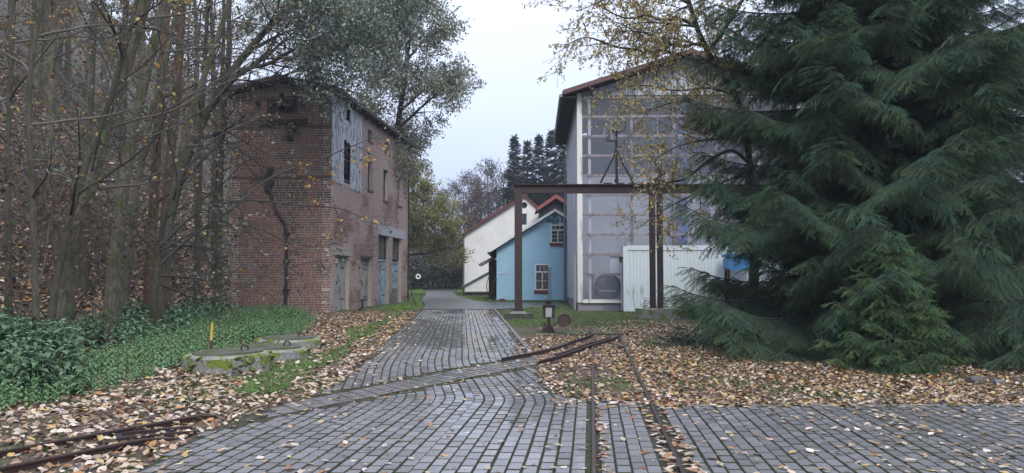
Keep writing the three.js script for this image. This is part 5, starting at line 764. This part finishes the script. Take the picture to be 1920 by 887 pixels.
{ // bare wood and bushes in the distance
  const rnd = rng(91), P = [], fc = { levels: 3, n: [20, 6, 5], t0: [0.2, 0.2, 0.2], len: [3.4, 1.6, 0.9], rad: [0.06, 0.03, 0.016], ang: [42, 40, 40], seg: [0.6, 0.5, 0.35, 0.3], wob: [0.15, 0.25, 0.3, 0.3], up: [0, 0.09, 0.07, 0.05], min: 0.012 };
  const spots = [[792, 96, 10.5, 1], [812, 90, 11, 0], [832, 98, 12, 1], [850, 92, 11.5, 0], [868, 88, 12, 1], [884, 84, 11, 2], [897, 92, 13, 1], [912, 86, 13.5, 0], [928, 90, 14, 1], [944, 84, 13, 0], [955, 95, 14, 1], [775, 88, 11, 0], [905, 100, 12, 2], [760, 98, 11, 1]];
  const seen = {};
  for (const [px, Z, h, k] of spots) {
    let t; if (!seen[k]) { t = makeTree('distant_tree', ['grey bare tree in the far wood behind white house', 'brown bare tree in the far wood behind white house', 'orange leaved tree in the far wood behind white house'][k], 'far wood behind the white house', { seed: 700 + k, trunk: [[0, -0.2, 0], [0.1, 3, 0], [0.2, 7, 0.1], [0.1, 11, 0]], r: 0.16, taper: 0.2, bark: barks.dark, twig: k === 1 ? std(0.075, 0.06, 0.055, 0.95) : std(0.06, 0.055, 0.052, 0.95), c: fc, leaves: [400, 1600, 2200][k], pal: [[[0.07, 0.06, 0.04]], [[0.10, 0.07, 0.05], [0.08, 0.065, 0.05]], [[0.22, 0.08, 0.03], [0.16, 0.08, 0.04], [0.10, 0.07, 0.04]]][k], leaf: 0.19, spread: 0.3 }); seen[k] = t; } else { t = seen[k].clone(); t.name = numbered('distant_tree'); t.userData = { ...seen[k].userData }; scene.add(t); }
    const X = (px - 960) / 1478 * Z; t.position.set(X, groundY(X, Z) - 0.2, -Z); t.rotation.y = rnd() * 6.3; t.scale.setScalar(h / 12.5);
  }
  const bs = {}; let n = 0;
  for (const [px, Z, s, k] of [[772, 74, 1.0, 0], [788, 80, 1.2, 1], [805, 76, 1.0, 0], [822, 82, 1.3, 1], [838, 77, 1.0, 0], [856, 80, 1.2, 0], [868, 74, 1.0, 1], [752, 76, 1.1, 1], [880, 84, 1.4, 0], [845, 88, 1.5, 1], [800, 90, 1.6, 0]]) {
    let t; if (!bs[k]) { t = makeTree('distant_bush', ['dark olive bush at the far edge of the meadow', 'dark brown bush at the far edge of the meadow'][k], 'bushes at the far edge of the meadow', { seed: 720 + k, trunk: [[0, -0.1, 0], [0.1, 0.6, 0], [0, 1.6, 0.1], [0.2, 2.6, 0]], r: 0.07, bark: barks.dark, twig: barks.twigDark, c: { levels: 3, n: [14, 6, 5], t0: [0.05, 0.2, 0.2], len: [1.8, 1.0, 0.6], rad: [0.03, 0.016, 0.012], ang: [60, 50, 45], seg: [0.4, 0.3, 0.3, 0.2], wob: [0.2, 0.3, 0.4, 0.4], up: [0, 0.04, 0.0, 0], min: 0.01 }, leaves: 3200, pal: k ? [[0.07, 0.05, 0.035], [0.05, 0.045, 0.03], [0.09, 0.06, 0.03]] : [[0.045, 0.055, 0.025], [0.06, 0.065, 0.03], [0.03, 0.04, 0.02]], leaf: 0.17, spread: 0.25 }); t.userData.category = 'bush'; bs[k] = t; } else { t = bs[k].clone(); t.name = numbered('distant_bush'); t.userData = { ...bs[k].userData }; scene.add(t); }
    const X = (px - 960) / 1478 * Z; t.position.set(X, groundY(X, Z), -Z); t.rotation.y = rnd() * 6.3; t.scale.set(s * 1.25, s, s * 1.25);
  }
}
// ---------- spruces ----------
function sprayGeo(seed, L, needle, dens, coarse = false) { // a flat fan of needled shoots along +x
  const r = rng(seed), g = new Raw();
  const shoot = (p, d, len) => {
    const st = Math.max(3, Math.round(len / dens)), s0 = V.n(V.x(d, [0, 1, 0])), u0 = V.n(V.x(s0, d));
    let q = p, dd = d; for (let k = 0; k <= st; k++) {
      const f = k / st; q = V.mad(p, dd, len * f); q = [q[0], q[1] - (coarse ? 0.18 : 0.34) * len * f * f, q[2]];
      for (const a of coarse ? [0.35, 2.79, 1.6] : [0.15, 0.9, 2.25, 2.99, 1.57]) {
        const o = V.n([s0[0] * Math.cos(a) + u0[0] * Math.sin(a) * 0.8 + dd[0] * 0.75, s0[1] * Math.cos(a) + u0[1] * Math.sin(a) * 0.8 + dd[1] * 0.75, s0[2] * Math.cos(a) + u0[2] * Math.sin(a) * 0.8 + dd[2] * 0.75]), nl = needle * (0.8 + 0.4 * r()), w = needle * (coarse ? 0.26 : 0.11), tip = V.mad(q, o, nl), v = 0.75 + 0.5 * r(), young = f > 0.55 ? 1.4 : 0.85;
        g.tri(V.mad(q, dd, -w), V.mad(q, dd, w), tip, [v * young, v * young, v]);
      }
    }
    g.tri(V.mad(p, s0, 0.003), V.mad(p, s0, -0.003), q, [1.6, 0.9, 0.7]);
  };
  shoot([0, 0, 0], [1, 0, 0], L);
  const n = 5;
  for (let k = 0; k < n; k++) for (const s of [-1, 1]) { const f = (k + 0.15 + 0.7 * r()) / n, a = R(30 + 36 * r()), len = L * (0.55 * (1 - f * 0.7)) * (0.5 + 0.8 * r()); if (!coarse && r() < 0.1) continue; shoot([L * f * 0.95, -(coarse ? 0.18 : 0.34) * L * f * f * 0.9, 0], V.n([Math.cos(a), (coarse ? -0.08 : 0.1) - 0.5 * r() * (coarse ? 0.25 : 1), s * Math.sin(a)]), len); }
  return g.build();
}
const needleMat = std(1, 1, 1, 0.75, { vertexColors: true, side: THREE.DoubleSide });
function spruce(name, label, group, X, Z, H, rad, o = {}) {
  const r = rng(o.seed ?? 5), t = thing(name, label, 'tree', [X, groundY(X, Z) - 0.05, -Z], 0, group), G = new Raw(), B = new Raw();
  const tp = []; for (let k = 0; k <= 14; k++) tp.push([0.02 * Math.sin(k), H * k / 14, 0.02 * Math.cos(k * 1.3)]); G.tube(tp, tp.map((_, k) => Math.max(0.012, (o.r ?? H * 0.014) * (1 - k / 14.2))), 12); mesh('trunk', G.build(false), barks.brown, t);
  const lists = [[], [], []], S = o.spray ?? 0.42, m4 = new THREE.Matrix4(), vx = new THREE.Vector3(), vy = new THREE.Vector3(), vz = new THREE.Vector3();
  let cf = 0; const put = (p, d, s, roll) => { if (p[1] < 0.04) return; if (o.far) s *= 1 - 0.45 * cf; d = V.n(d); vx.set(...d); vz.crossVectors(vx, vy.set(Math.sin(roll) * 0.15, 1, Math.cos(roll) * 0.15)).normalize(); vy.crossVectors(vz, vx); m4.makeBasis(vx.clone().multiplyScalar(s), vy.clone().multiplyScalar(s), vz.clone().multiplyScalar(s)); m4.setPosition(p[0], p[1], p[2]); const q = 0.6 + 0.8 * r(), b = r(); lists[Math.floor(r() * 3)].push([m4.clone(), [o.col[0] * q * (0.8 + 0.5 * b), o.col[1] * q, o.col[2] * q * (1.15 - 0.45 * b)]]); };
  const step = o.step ?? 0.34; let az0 = 0;
  for (let y = o.y0 ?? 0.35; y < H * 0.985; y += step * (y > (o.sparse ?? 1e9) ? 1.6 : y < 1.6 ? (o.low ?? 1) : 1)) {
    const f = cf = y / H, Lmax = rad * Math.pow(1 - f, o.pow ?? 0.75) + 0.04, nb = o.nb ?? 6; az0 += 1.1;
    for (let b = 0; b < nb; b++) {
      const az = az0 + b / nb * Math.PI * 2 + (r() - 0.5) * 0.7, L = Lmax * (0.64 + (o.vary ?? 0.42) * r()), dn = lerp(o.dn ?? 0.5, -0.15, Math.pow(f, 0.6)) + 0.16 * (r() - 0.5), up = lerp(0.42, 0.1, f), seg = Math.max(4, Math.round(L / 0.2)), pts = [], y1 = y + (r() - 0.5) * step;
      for (let k = 0; k <= seg; k++) { const s = k / seg, bend = 0.12 * Math.sin(s * 3 + b); const yy = y1 - L * (dn * s - up * Math.pow(s, 2.6)); pts.push([Math.cos(az + bend) * L * s, Math.max(yy, 0.06 + 0.15 * r() * s), Math.sin(az + bend) * L * s]); }
      B.tube(pts, pts.map((_, k) => Math.max(0.004, 0.011 * Math.sqrt(L) * (1.6 - 1.3 * k / seg))), 4);
      const gap = (o.gap ?? 0.15) * (y > (o.sparse ?? 1e9) ? 1.7 : 1), n2 = Math.max(2, Math.round(L * 0.86 / gap));
      for (let i = 0; i < n2; i++) for (const sd of [-1, 1]) {
        const s = lerp(0.18, 0.99, (i + r() * 0.8) / n2), k = Math.min(seg - 1, Math.floor(s * seg)), p = V.mix(pts[k], pts[k + 1], s * seg - k), d = V.n([pts[k + 1][0] - pts[k][0], pts[k + 1][1] - pts[k][1], pts[k + 1][2] - pts[k][2]]), sx = V.n(V.x(d, [0, 1, 0])), a = R(lerp(68, 34, s) + 12 * (r() - 0.5));
        const l2 = (o.sec ?? 1) * Math.min(0.95, 0.16 + 0.55 * L * (1 - s) * (s < 0.35 ? s / 0.35 + 0.3 : 1)) * (0.7 + 0.5 * r());
        let dd = V.n([d[0] * Math.cos(a) + sx[0] * sd * Math.sin(a), d[1] * Math.cos(a) - 0.22 - 0.25 * r(), d[2] * Math.cos(a) + sx[2] * sd * Math.sin(a)]), q = p; const ns = Math.max(1, Math.round(l2 / (S * 0.48))), pp = [p];
        for (let j = 0; j < ns; j++) { // sprays fan out along the side branch
          const fl = j % 2 ? 1 : -1, ss = V.n(V.x(dd, [0, 1, 0])); put(q, j === ns - 1 ? dd : [dd[0] + ss[0] * 0.6 * fl, dd[1] - 0.18, dd[2] + ss[2] * 0.6 * fl], 0.65 + 0.5 * r(), r() * 6.3); if (ns > 2 && j < ns - 1 && r() < 0.5) put(q, [dd[0] - ss[0] * 0.6 * fl, dd[1] - 0.25, dd[2] - ss[2] * 0.6 * fl], 0.55 + 0.45 * r(), r() * 6.3);
          q = V.mad(q, dd, l2 / ns); dd = V.n([dd[0], dd[1] - 0.07 + 0.05 * r(), dd[2]]); pp.push(q);
        }
        if (l2 > 0.3 && !o.far) B.tube(pp, pp.map((_, k) => Math.max(0.003, 0.006 * (1 - k / pp.length))), 3);
      }
      const e = pts[seg], e0 = pts[seg - 1]; put(e0, [e[0] - e0[0], e[1] - e0[1] + 0.02, e[2] - e0[2]], 0.9, 0);
    }
  }
  put([0, H - S * 0.6, 0], [0.02, 1, 0.02], 0.8, 0);
  mesh('branches', B.build(false), barks.twigDark, t);
  (o.geos).forEach((g, k) => instanced('crown', g, needleMat, lists[k], t));
  return t;
}
const fine = [sprayGeo(1, 0.42, 0.018, 0.0062), sprayGeo(2, 0.36, 0.018, 0.0062), sprayGeo(3, 0.48, 0.018, 0.0062)], coarseS = [sprayGeo(11, 0.75, 0.12, 0.07, true), sprayGeo(12, 0.65, 0.12, 0.07, true), sprayGeo(13, 0.85, 0.12, 0.07, true)], small = [sprayGeo(21, 0.26, 0.019, 0.006), sprayGeo(22, 0.22, 0.019, 0.006), sprayGeo(23, 0.3, 0.019, 0.006)];
const needleCol = [0.05, 0.104, 0.072];
spruce('spruce_tree', 'huge dark green spruce with drooping skirts over the leaf litter', null, 6.72, 14.5, 19, 3.5, { seed: 9, col: needleCol, geos: fine, sparse: 8.6, r: 0.24, dn: 0.66, nb: 8, step: 0.36, gap: 0.12, spray: 0.42, vary: 0.6, y0: 0.2, low: 0.55 });
spruce('spruce_tree', 'second dark spruce behind the huge one at right edge', null, 11.8, 20.5, 18, 3.4, { seed: 12, col: needleCol, geos: fine, sparse: 9.5, step: 0.45, gap: 0.2, r: 0.2, spray: 0.42 });
spruce('young_spruce', 'young spruce with upright tip in front of huge spruce', null, 5.42, 11.35, 1.95, 0.98, { seed: 15, col: [0.07, 0.135, 0.07], geos: small, step: 0.15, gap: 0.1, y0: 0.15, spray: 0.26, r: 0.02, dn: 0.25, nb: 6, pow: 0.8, sec: 0.7 });
[[965, 76, 14.9, 2.5], [989, 80, 15.2, 2.1], [1011, 78, 15.4, 2.5], [1034, 76, 15.4, 2.4], [1056, 82, 17, 2.6]].forEach(([px, Z, H, rd], i) => spruce('distant_spruce', ['leftmost dark spruce against sky behind the white house', 'second slim spruce from left behind the houses', 'third dark spruce from left rising behind dark gable', 'fourth spruce from left just left of the hall', 'rightmost far spruce partly hidden by the hall'][i], 'spruces behind the houses', (px - 960) / 1478 * Z, Z, H, rd, { seed: 40 + i, col: [0.012, 0.024, 0.021], geos: coarseS, step: 0.45, gap: 0.27, spray: 0.75, far: true, y0: 2.5, nb: 8, dn: 0.4, pow: 0.85, r: 0.18 }));
// ---------- ground cover ----------
{
  const rnd = rng(1234), variants = [leafGeo(1, 0.62, 0.16, 0.16), leafGeo(1, 0.8, -0.1, -0.14), leafGeo(1, 0.95, 0.12, 0.22, 1), leafGeo(1, 0.7, 0.3, 0.3)];
  const cream = [[0.43, 0.34, 0.26], [0.36, 0.27, 0.19], [0.48, 0.41, 0.35], [0.30, 0.20, 0.13]], warm = [[0.34, 0.16, 0.05], [0.27, 0.12, 0.045], [0.40, 0.25, 0.08], [0.23, 0.12, 0.06], [0.40, 0.30, 0.11]], brown = [[0.13, 0.07, 0.04], [0.18, 0.10, 0.06], [0.09, 0.05, 0.035], [0.22, 0.13, 0.08]];
  const mixP = (...w) => { const [a, b] = w; const q = rnd(); const s = q < a ? cream : q < b ? warm : brown; return s[Math.floor(rnd() * s.length)]; };
  const wall = (X, Z) => (X < -5.4 && X > -11 && Z > 29.1 && Z < 42.3) || (X > 2.4 && X < 12 && Z > 29.2);
  function litter(name, label, x0, x1, z0, z1, tries, accept, size, pal, lift = 0) {
    const L = variants.map(() => []);
    for (let i = 0; i < tries; i++) {
      const Z = z0 + (z1 - z0) * Math.pow(rnd(), 1.35), X = lerp(x0, x1, rnd()), a = accept(X, Z); if (rnd() > a || wall(X, Z)) { continue; }
      const p = pal(X, Z), v = 0.7 + 0.5 * rnd(), s = size * (0.35 + 1.15 * rnd()) * (1 + Z * 0.006), on = paved(X, Z), y = on ? 0.008 : groundY(X, Z);
      _o.position.set(X, y + 0.004 + (on ? 0.004 : 0.03) * rnd() + lift, -Z); const tl = on ? 0.35 : 1.0; _o.rotation.set((rnd() - 0.5) * tl + (rnd() < 0.3 ? Math.PI : 0), rnd() * 6.3, (rnd() - 0.5) * tl, 'YXZ'); _o.scale.setScalar(s); _o.updateMatrix();
      L[Math.floor(rnd() * rnd() * 4)].push([_o.matrix.clone(), [p[0] * v, p[1] * v, p[2] * v]]);
    }
    const g = new THREE.Group(); g.name = numbered(name); scene.add(g); tag(g, label, 'leaves', null, 'stuff'); L.forEach((l, k) => l.length && instanced('leaf_litter', variants[k], LMwet, l, g));
  }
  const nearRail = (X, Z) => Z < 20.5 && (Math.abs(X - railX(Z)) < 0.028 || Math.abs(X - railX(Z) - 0.6) < 0.028 || [railU, railW].some((r) => X > -0.2 && Z > 11.5 && r.some((p) => Math.hypot(p.x - X, p.z + Z) < 0.09)));
  // bright green moss and grass strips are left clear of most leaves
  const strip = (X, Z) => { const d = leftEdge(Z) - X; return Z > 9 && d > 0.55 + 0.1 * Math.sin(Z * 1.3) && d < 1.0 + 0.25 * Math.sin(Z * 0.7) ? 1 : 0; };
  litter('fallen_leaves', 'thick carpet of cream and orange leaves round the spruce', 0.2, 15, 8.1, 24, 125000, (X, Z) => {
    if (paved(X, Z) || X > Z * 0.68 + 4 || nearRail(X, Z)) return 0; const n = fbm(X * 0.8, Z * 0.8, 200, 4); if (X < 2.6 && Z > 17) return 0.22 * smooth(25, 19, Z) * smooth(0.4, 0.6, n); const bald = X < 1.45 && Z < 11.6 && Z > 9 && X > 0.6 ? 0.25 : 1; return bald * smooth(26, 17, Z) * (0.45 + 0.75 * smooth(0.35, 0.6, n)); }, 0.048, (X, Z) => mixP(0.26 + 0.25 * fbm(X * 0.5, Z * 0.5, 9, 2) - 0.02 * Math.max(0, Z - 12), 0.68));
  litter('fallen_leaves', 'cream and brown leaves in the verge left of the path', -7.5, -2.0, 5, 30, 38000, (X, Z) => { if (paved(X, Z)) return 0; const d = leftEdge(Z) - X; if (strip(X, Z)) return 0.13; return (d < 2.4 ? 0.95 : 0.4) * (0.5 + 0.6 * smooth(0.35, 0.6, fbm(X, Z, 210, 3))) * smooth(34, 26, Z); }, 0.062, (X, Z) => Z > 14 ? mixP(0.28, 0.62) : mixP(0.62, 0.80));
  litter('fallen_leaves', 'dead brown leaves covering the wooded slope', -42, -6.6, 9, 62, 170000, (X, Z) => { const d = hillEdge(Z) - X; if (d < -0.7) return 0; const px = 960 + 1478 * X / Z; if (px < -420 || px > 480) return 0; return px < -60 ? 0.45 : 0.8; }, 0.125, () => mixP(0.22, 0.66));
  litter('fallen_leaves', 'scattered pale leaves lying on the wet paving', -3, 13, 5, 31, 30000, (X, Z) => { if (!paved(X, Z) || X > Z * 0.67) return 0; const e = Math.min(X - leftEdge(Z), Z > 8.3 ? rightEdge(Z) - X : 9), band = inBand(X, Z, 0.14), edge = smooth(0.7, 0, e) * 0.75, rt = X > 1.0 ? 0.22 + 0.7 * smooth(0.45, 0.6, fbm(X * 0.9, Z * 1.2, 33, 3)) * smooth(5.0, 7.2, Z) : 0; if (Math.abs(X - railX(Z) - 0.6) < 0.03 || Math.abs(X - railX(Z)) < 0.03) return 0; const groove = (Math.abs(X - railX(Z) - 0.05) < 0.05 || Math.abs(X - railX(Z) - 0.62) < 0.14) && Z < 8.4 ? 0.8 : 0, bg = band && band > 0.24 ? 0.5 : 0; return Math.max(0.12, edge, rt, groove, bg); }, 0.055, () => mixP(0.66, 0.88));
  litter('fallen_leaves', 'thick drift of leaves along both rails near the paving edge', 0.4, 2.4, 5.2, 10, 2600, (X, Z) => { if (Math.abs(X - railX(Z) - 0.6) < 0.03 || Math.abs(X - railX(Z)) < 0.03) return 0; const g = Math.abs(X - railX(Z) - 0.06) < 0.04 || Math.abs(X - railX(Z) - 0.60) < 0.13; return g || (Z > 7.9 && Z < 8.6) ? 0.8 : 0; }, 0.058, () => mixP(0.6, 0.85));
  // grass
  const blade = (() => { const g = new Raw(), r = rng(2); for (let k = 0; k < 9; k++) { const a = r() * 6.3, l = 0.5 + 0.5 * r(), w = 0.045, dx = Math.cos(a), dz = Math.sin(a), bx = (r() - 0.5) * 0.4, bz = (r() - 0.5) * 0.4, le = 0.25 + 0.5 * r(); const p = (t, s) => [bx + dx * le * t * t * l - dz * w * s * (1 - t), l * t * (1 - 0.2 * t), bz + dz * le * t * t * l + dx * w * s * (1 - t)]; g.quad(p(0, -1), p(0, 1), p(0.5, 1), p(0.5, -1)); g.tri(p(0.5, -1), p(0.5, 1), p(1, 0)); } return g.build(false); })();
  function grass(label, x0, x1, z0, z1, tries, accept, h, cols) {
    const L = []; for (let i = 0; i < tries; i++) { const Z = z0 + (z1 - z0) * Math.pow(rnd(), 1.3), X = lerp(x0, x1, rnd()), a = accept(X, Z); if (rnd() > a || wall(X, Z)) continue; const c = cols[Math.floor(rnd() * cols.length)], v = 0.7 + 0.6 * rnd(), s = h * (0.6 + 0.8 * rnd()); _o.position.set(X, paved(X, Z) ? -0.012 : groundY(X, Z) - 0.004, -Z); _o.rotation.set(0, rnd() * 6.3, 0); _o.scale.set(s * 1.3, s, s * 1.3); _o.updateMatrix(); L.push([_o.matrix.clone(), [c[0] * v, c[1] * v, c[2] * v]]); }
    const m = instanced('grass', blade, LMwet, L); tag(m, label, 'grass', null, 'stuff');
  }
  const gr = [[0.095, 0.19, 0.03], [0.08, 0.155, 0.025], [0.12, 0.20, 0.035], [0.10, 0.12, 0.035]], dull = [[0.085, 0.10, 0.03], [0.11, 0.11, 0.045], [0.06, 0.085, 0.025], [0.15, 0.13, 0.06]];
  grass('bright green grass strip along the left edge of the path', -5.2, -2.2, 9, 34, 26000, (X, Z) => strip(X, Z) ? 0.95 : (leftEdge(Z) - X > 0.1 && leftEdge(Z) - X < 2 ? 0.06 : 0), 0.05, gr);
  grass('short green grass between path and gantry', -1.2, 5, 18, 31, 30000, (X, Z) => X < rightEdge(Z) + 0.15 ? 0 : smooth(19, 24, Z) * (0.35 + 0.65 * smooth(0.4, 0.6, fbm(X * 0.6, Z * 0.4, 41, 3))), 0.055, gr);
  grass('dull grass tufts among the leaves right of the tracks', 0.5, 13, 8.3, 29, 16000, (X, Z) => paved(X, Z) ? 0 : smooth(0.5, 0.62, fbm(X * 0.7, Z * 0.7, 230, 4)) * 0.7 + (Z > 21 ? 0.5 : 0) + (X > 0.55 && X < 1.5 && Z > 9 && Z < 11.8 ? 0.9 : 0), 0.055, dull);
  grass('green meadow grass beside the far lane', -11, 3.4, 32, 80, 46000, (X, Z) => { const onLane = X > pl(LA.map((q) => [q[0], q[1]]), Z) - 0.1 && X < pl(LA.map((q) => [q[0], q[2]]), Z) + 0.1; return onLane ? 0 : 0.9; }, 0.10, gr.map((c) => [c[0] * 1.25, c[1] * 1.2, c[2] * 1.1]));
  grass('moss and grass tufts growing in the paving joints', -3, 1.6, 5.2, 20, 22000, (X, Z) => { if (!paved(X, Z)) return 0; const b = inBand(X, Z, 0.13); const rail = (Math.abs(X - railX(Z) + 0.07) < 0.035) && Z < 9; return (b && b > 0.26) || rail ? 0.9 : smooth(0.75, 0.0, X - leftEdge(Z)) * 0.35 + 0.012; }, 0.024, dull);
  grass('rough grass round the rails at lower left', -6, -2.4, 4.6, 11, 5000, (X, Z) => paved(X, Z) ? 0 : 0.5 * smooth(0.42, 0.6, fbm(X * 1.4, Z * 1.4, 53, 3)), 0.05, dull);
  // nettles: stem with crossed pairs of toothed leaves
  const nettle = (() => { const g = new Raw(), r = rng(6); const lf = (y, a, L, droop) => { const n = 4, ca = Math.cos(a), sa = Math.sin(a), W = L * 0.6; let pr = null; for (let k = 0; k <= n; k++) { const t = k / n, w = W / 2 * Math.sin(Math.PI * Math.pow(Math.min(0.98, t + 0.02), 0.7)), x = L * t, yy = y + 0.02 + L * (0.35 * t - droop * t * t), c = 0.8 + 0.4 * r(); const m = [ca * x, yy - 0.012, sa * x], p = [ca * x - sa * w, yy, sa * x + ca * w], q = [ca * x + sa * w, yy, sa * x - ca * w]; if (pr) { g.quad(pr[0], pr[1], p, m, [c, c, c]); g.quad(pr[2], pr[0], m, q, [c * 0.93, c * 0.93, c * 0.93]); } pr = [m, p, q]; } };
    for (let k = 0; k < 6; k++) { const y = 0.14 + k * 0.15, a = (k % 2) * 1.57 + 0.2 * r(); const L = 0.3 * (1 - 0.085 * k); lf(y, a, L, 0.75); lf(y, a + Math.PI, L, 0.75); } lf(1.02, 0.7, 0.12, 0.3); lf(1.02, 3.8, 0.12, 0.3); g.tube([[0, 0, 0], [0.01, 0.5, 0], [0, 1.03, 0.01]], [0.014, 0.011, 0.006], 4); return g.build(); })();
  function herb(label, list, cols, vary = 0.35) { const L = []; for (const [X, Z, s] of list) { const c = cols[Math.floor(rnd() * cols.length)], v = 0.75 + 0.5 * rnd(); _o.position.set(X, groundY(X, Z) - 0.02, -Z); _o.rotation.set((rnd() - 0.5) * vary, rnd() * 6.3, (rnd() - 0.5) * vary); _o.scale.setScalar(s); _o.updateMatrix(); L.push([_o.matrix.clone(), [c[0] * v, c[1] * v, c[2] * v]]); } tag(instanced('nettles', nettle, std(1, 1, 1, 0.75, { vertexColors: true, side: THREE.DoubleSide }), L), label, 'nettles', null, 'stuff'); }
  const net = [[0.11, 0.22, 0.10], [0.09, 0.18, 0.075], [0.14, 0.26, 0.13], [0.12, 0.21, 0.07], [0.15, 0.2, 0.07]];
  const edgeX = (Z) => pl([[7, -5.3], [8, -4.95], [9, -4.6], [11, -4.75], [12, -4.5], [15, -4.75], [18, -4.85], [20, -5.1], [23, -5.7], [26, -6.6], [28.5, -7.6]], Z);
  const A = [], B = []; for (let i = 0; i < 26000; i++) { const Z = lerp(6.8, 28.8, Math.pow(rnd(), 1.4)), X = lerp(-11, -4.2, rnd()), e = edgeX(Z) + 0.25 * (fbm(Z * 2, 3, 8, 2) - 0.5) - X; if (e < 0 || (Z < 17 && e > 1.7 + 1.2 * (fbm(X * 0.9, Z * 0.9, 5, 2) - 0.3))) continue; const hd = hillEdge(Z) - X; if (hd > 0.2 + 0.8 * fbm(X, Z, 61, 2)) continue; if (Math.hypot(X + 4.06, Z - 11.35) < 0.85 || Math.hypot(X + 3.92, Z - 13) < 0.8 || Math.hypot(X + 4.2, Z - 14.9) < 0.85) continue; if (rnd() > 0.40) continue; A.push([X, Z, (0.10 + 0.09 * rnd() + 0.14 * fbm(X * 1.3, Z * 1.3, 66, 3)) * (0.75 + 0.5 * smooth(0, 0.8, e)) * (Z > 15 ? 1.15 : 1)]); }
  herb('dense bed of green nettles left of the well rings', A, net);
  for (let i = 0; i < 2200; i++) { const Z = lerp(8.6, 14, rnd()), X = -0.6 * Z - 0.5 + lerp(-1.2, 1.0, rnd()); const n = fbm(X * 1.5, Z * 1.5, 99, 3); if (n < 0.42) continue; B.push([X, Z, 0.3 + 0.4 * rnd() * n * 1.6]); } for (let i = 0; i < 500; i++) { const Z = lerp(14, 26, rnd()), X = hillEdge(Z) + lerp(-0.6, 1.8, rnd()); if (fbm(X * 1.2, Z, 98, 3) > 0.46) B.push([X, Z, 0.35 + 0.4 * rnd()]); }
  herb('taller bushy green weeds at the left edge and slope foot', B, [[0.09, 0.16, 0.08], [0.11, 0.19, 0.11], [0.075, 0.14, 0.06]], 0.5);
  // weeds by the posts and container
  const C = []; for (let i = 0; i < 40; i++) C.push([4.3 + 1.9 * rnd(), 25.4 + 2.5 * rnd(), 0.25 + 0.5 * rnd()]); herb('dry weeds growing round the double post footing', C, [[0.12, 0.11, 0.05], [0.08, 0.10, 0.04]], 0.3);
}
scene.add(camera);
renderer.render(scene, camera);
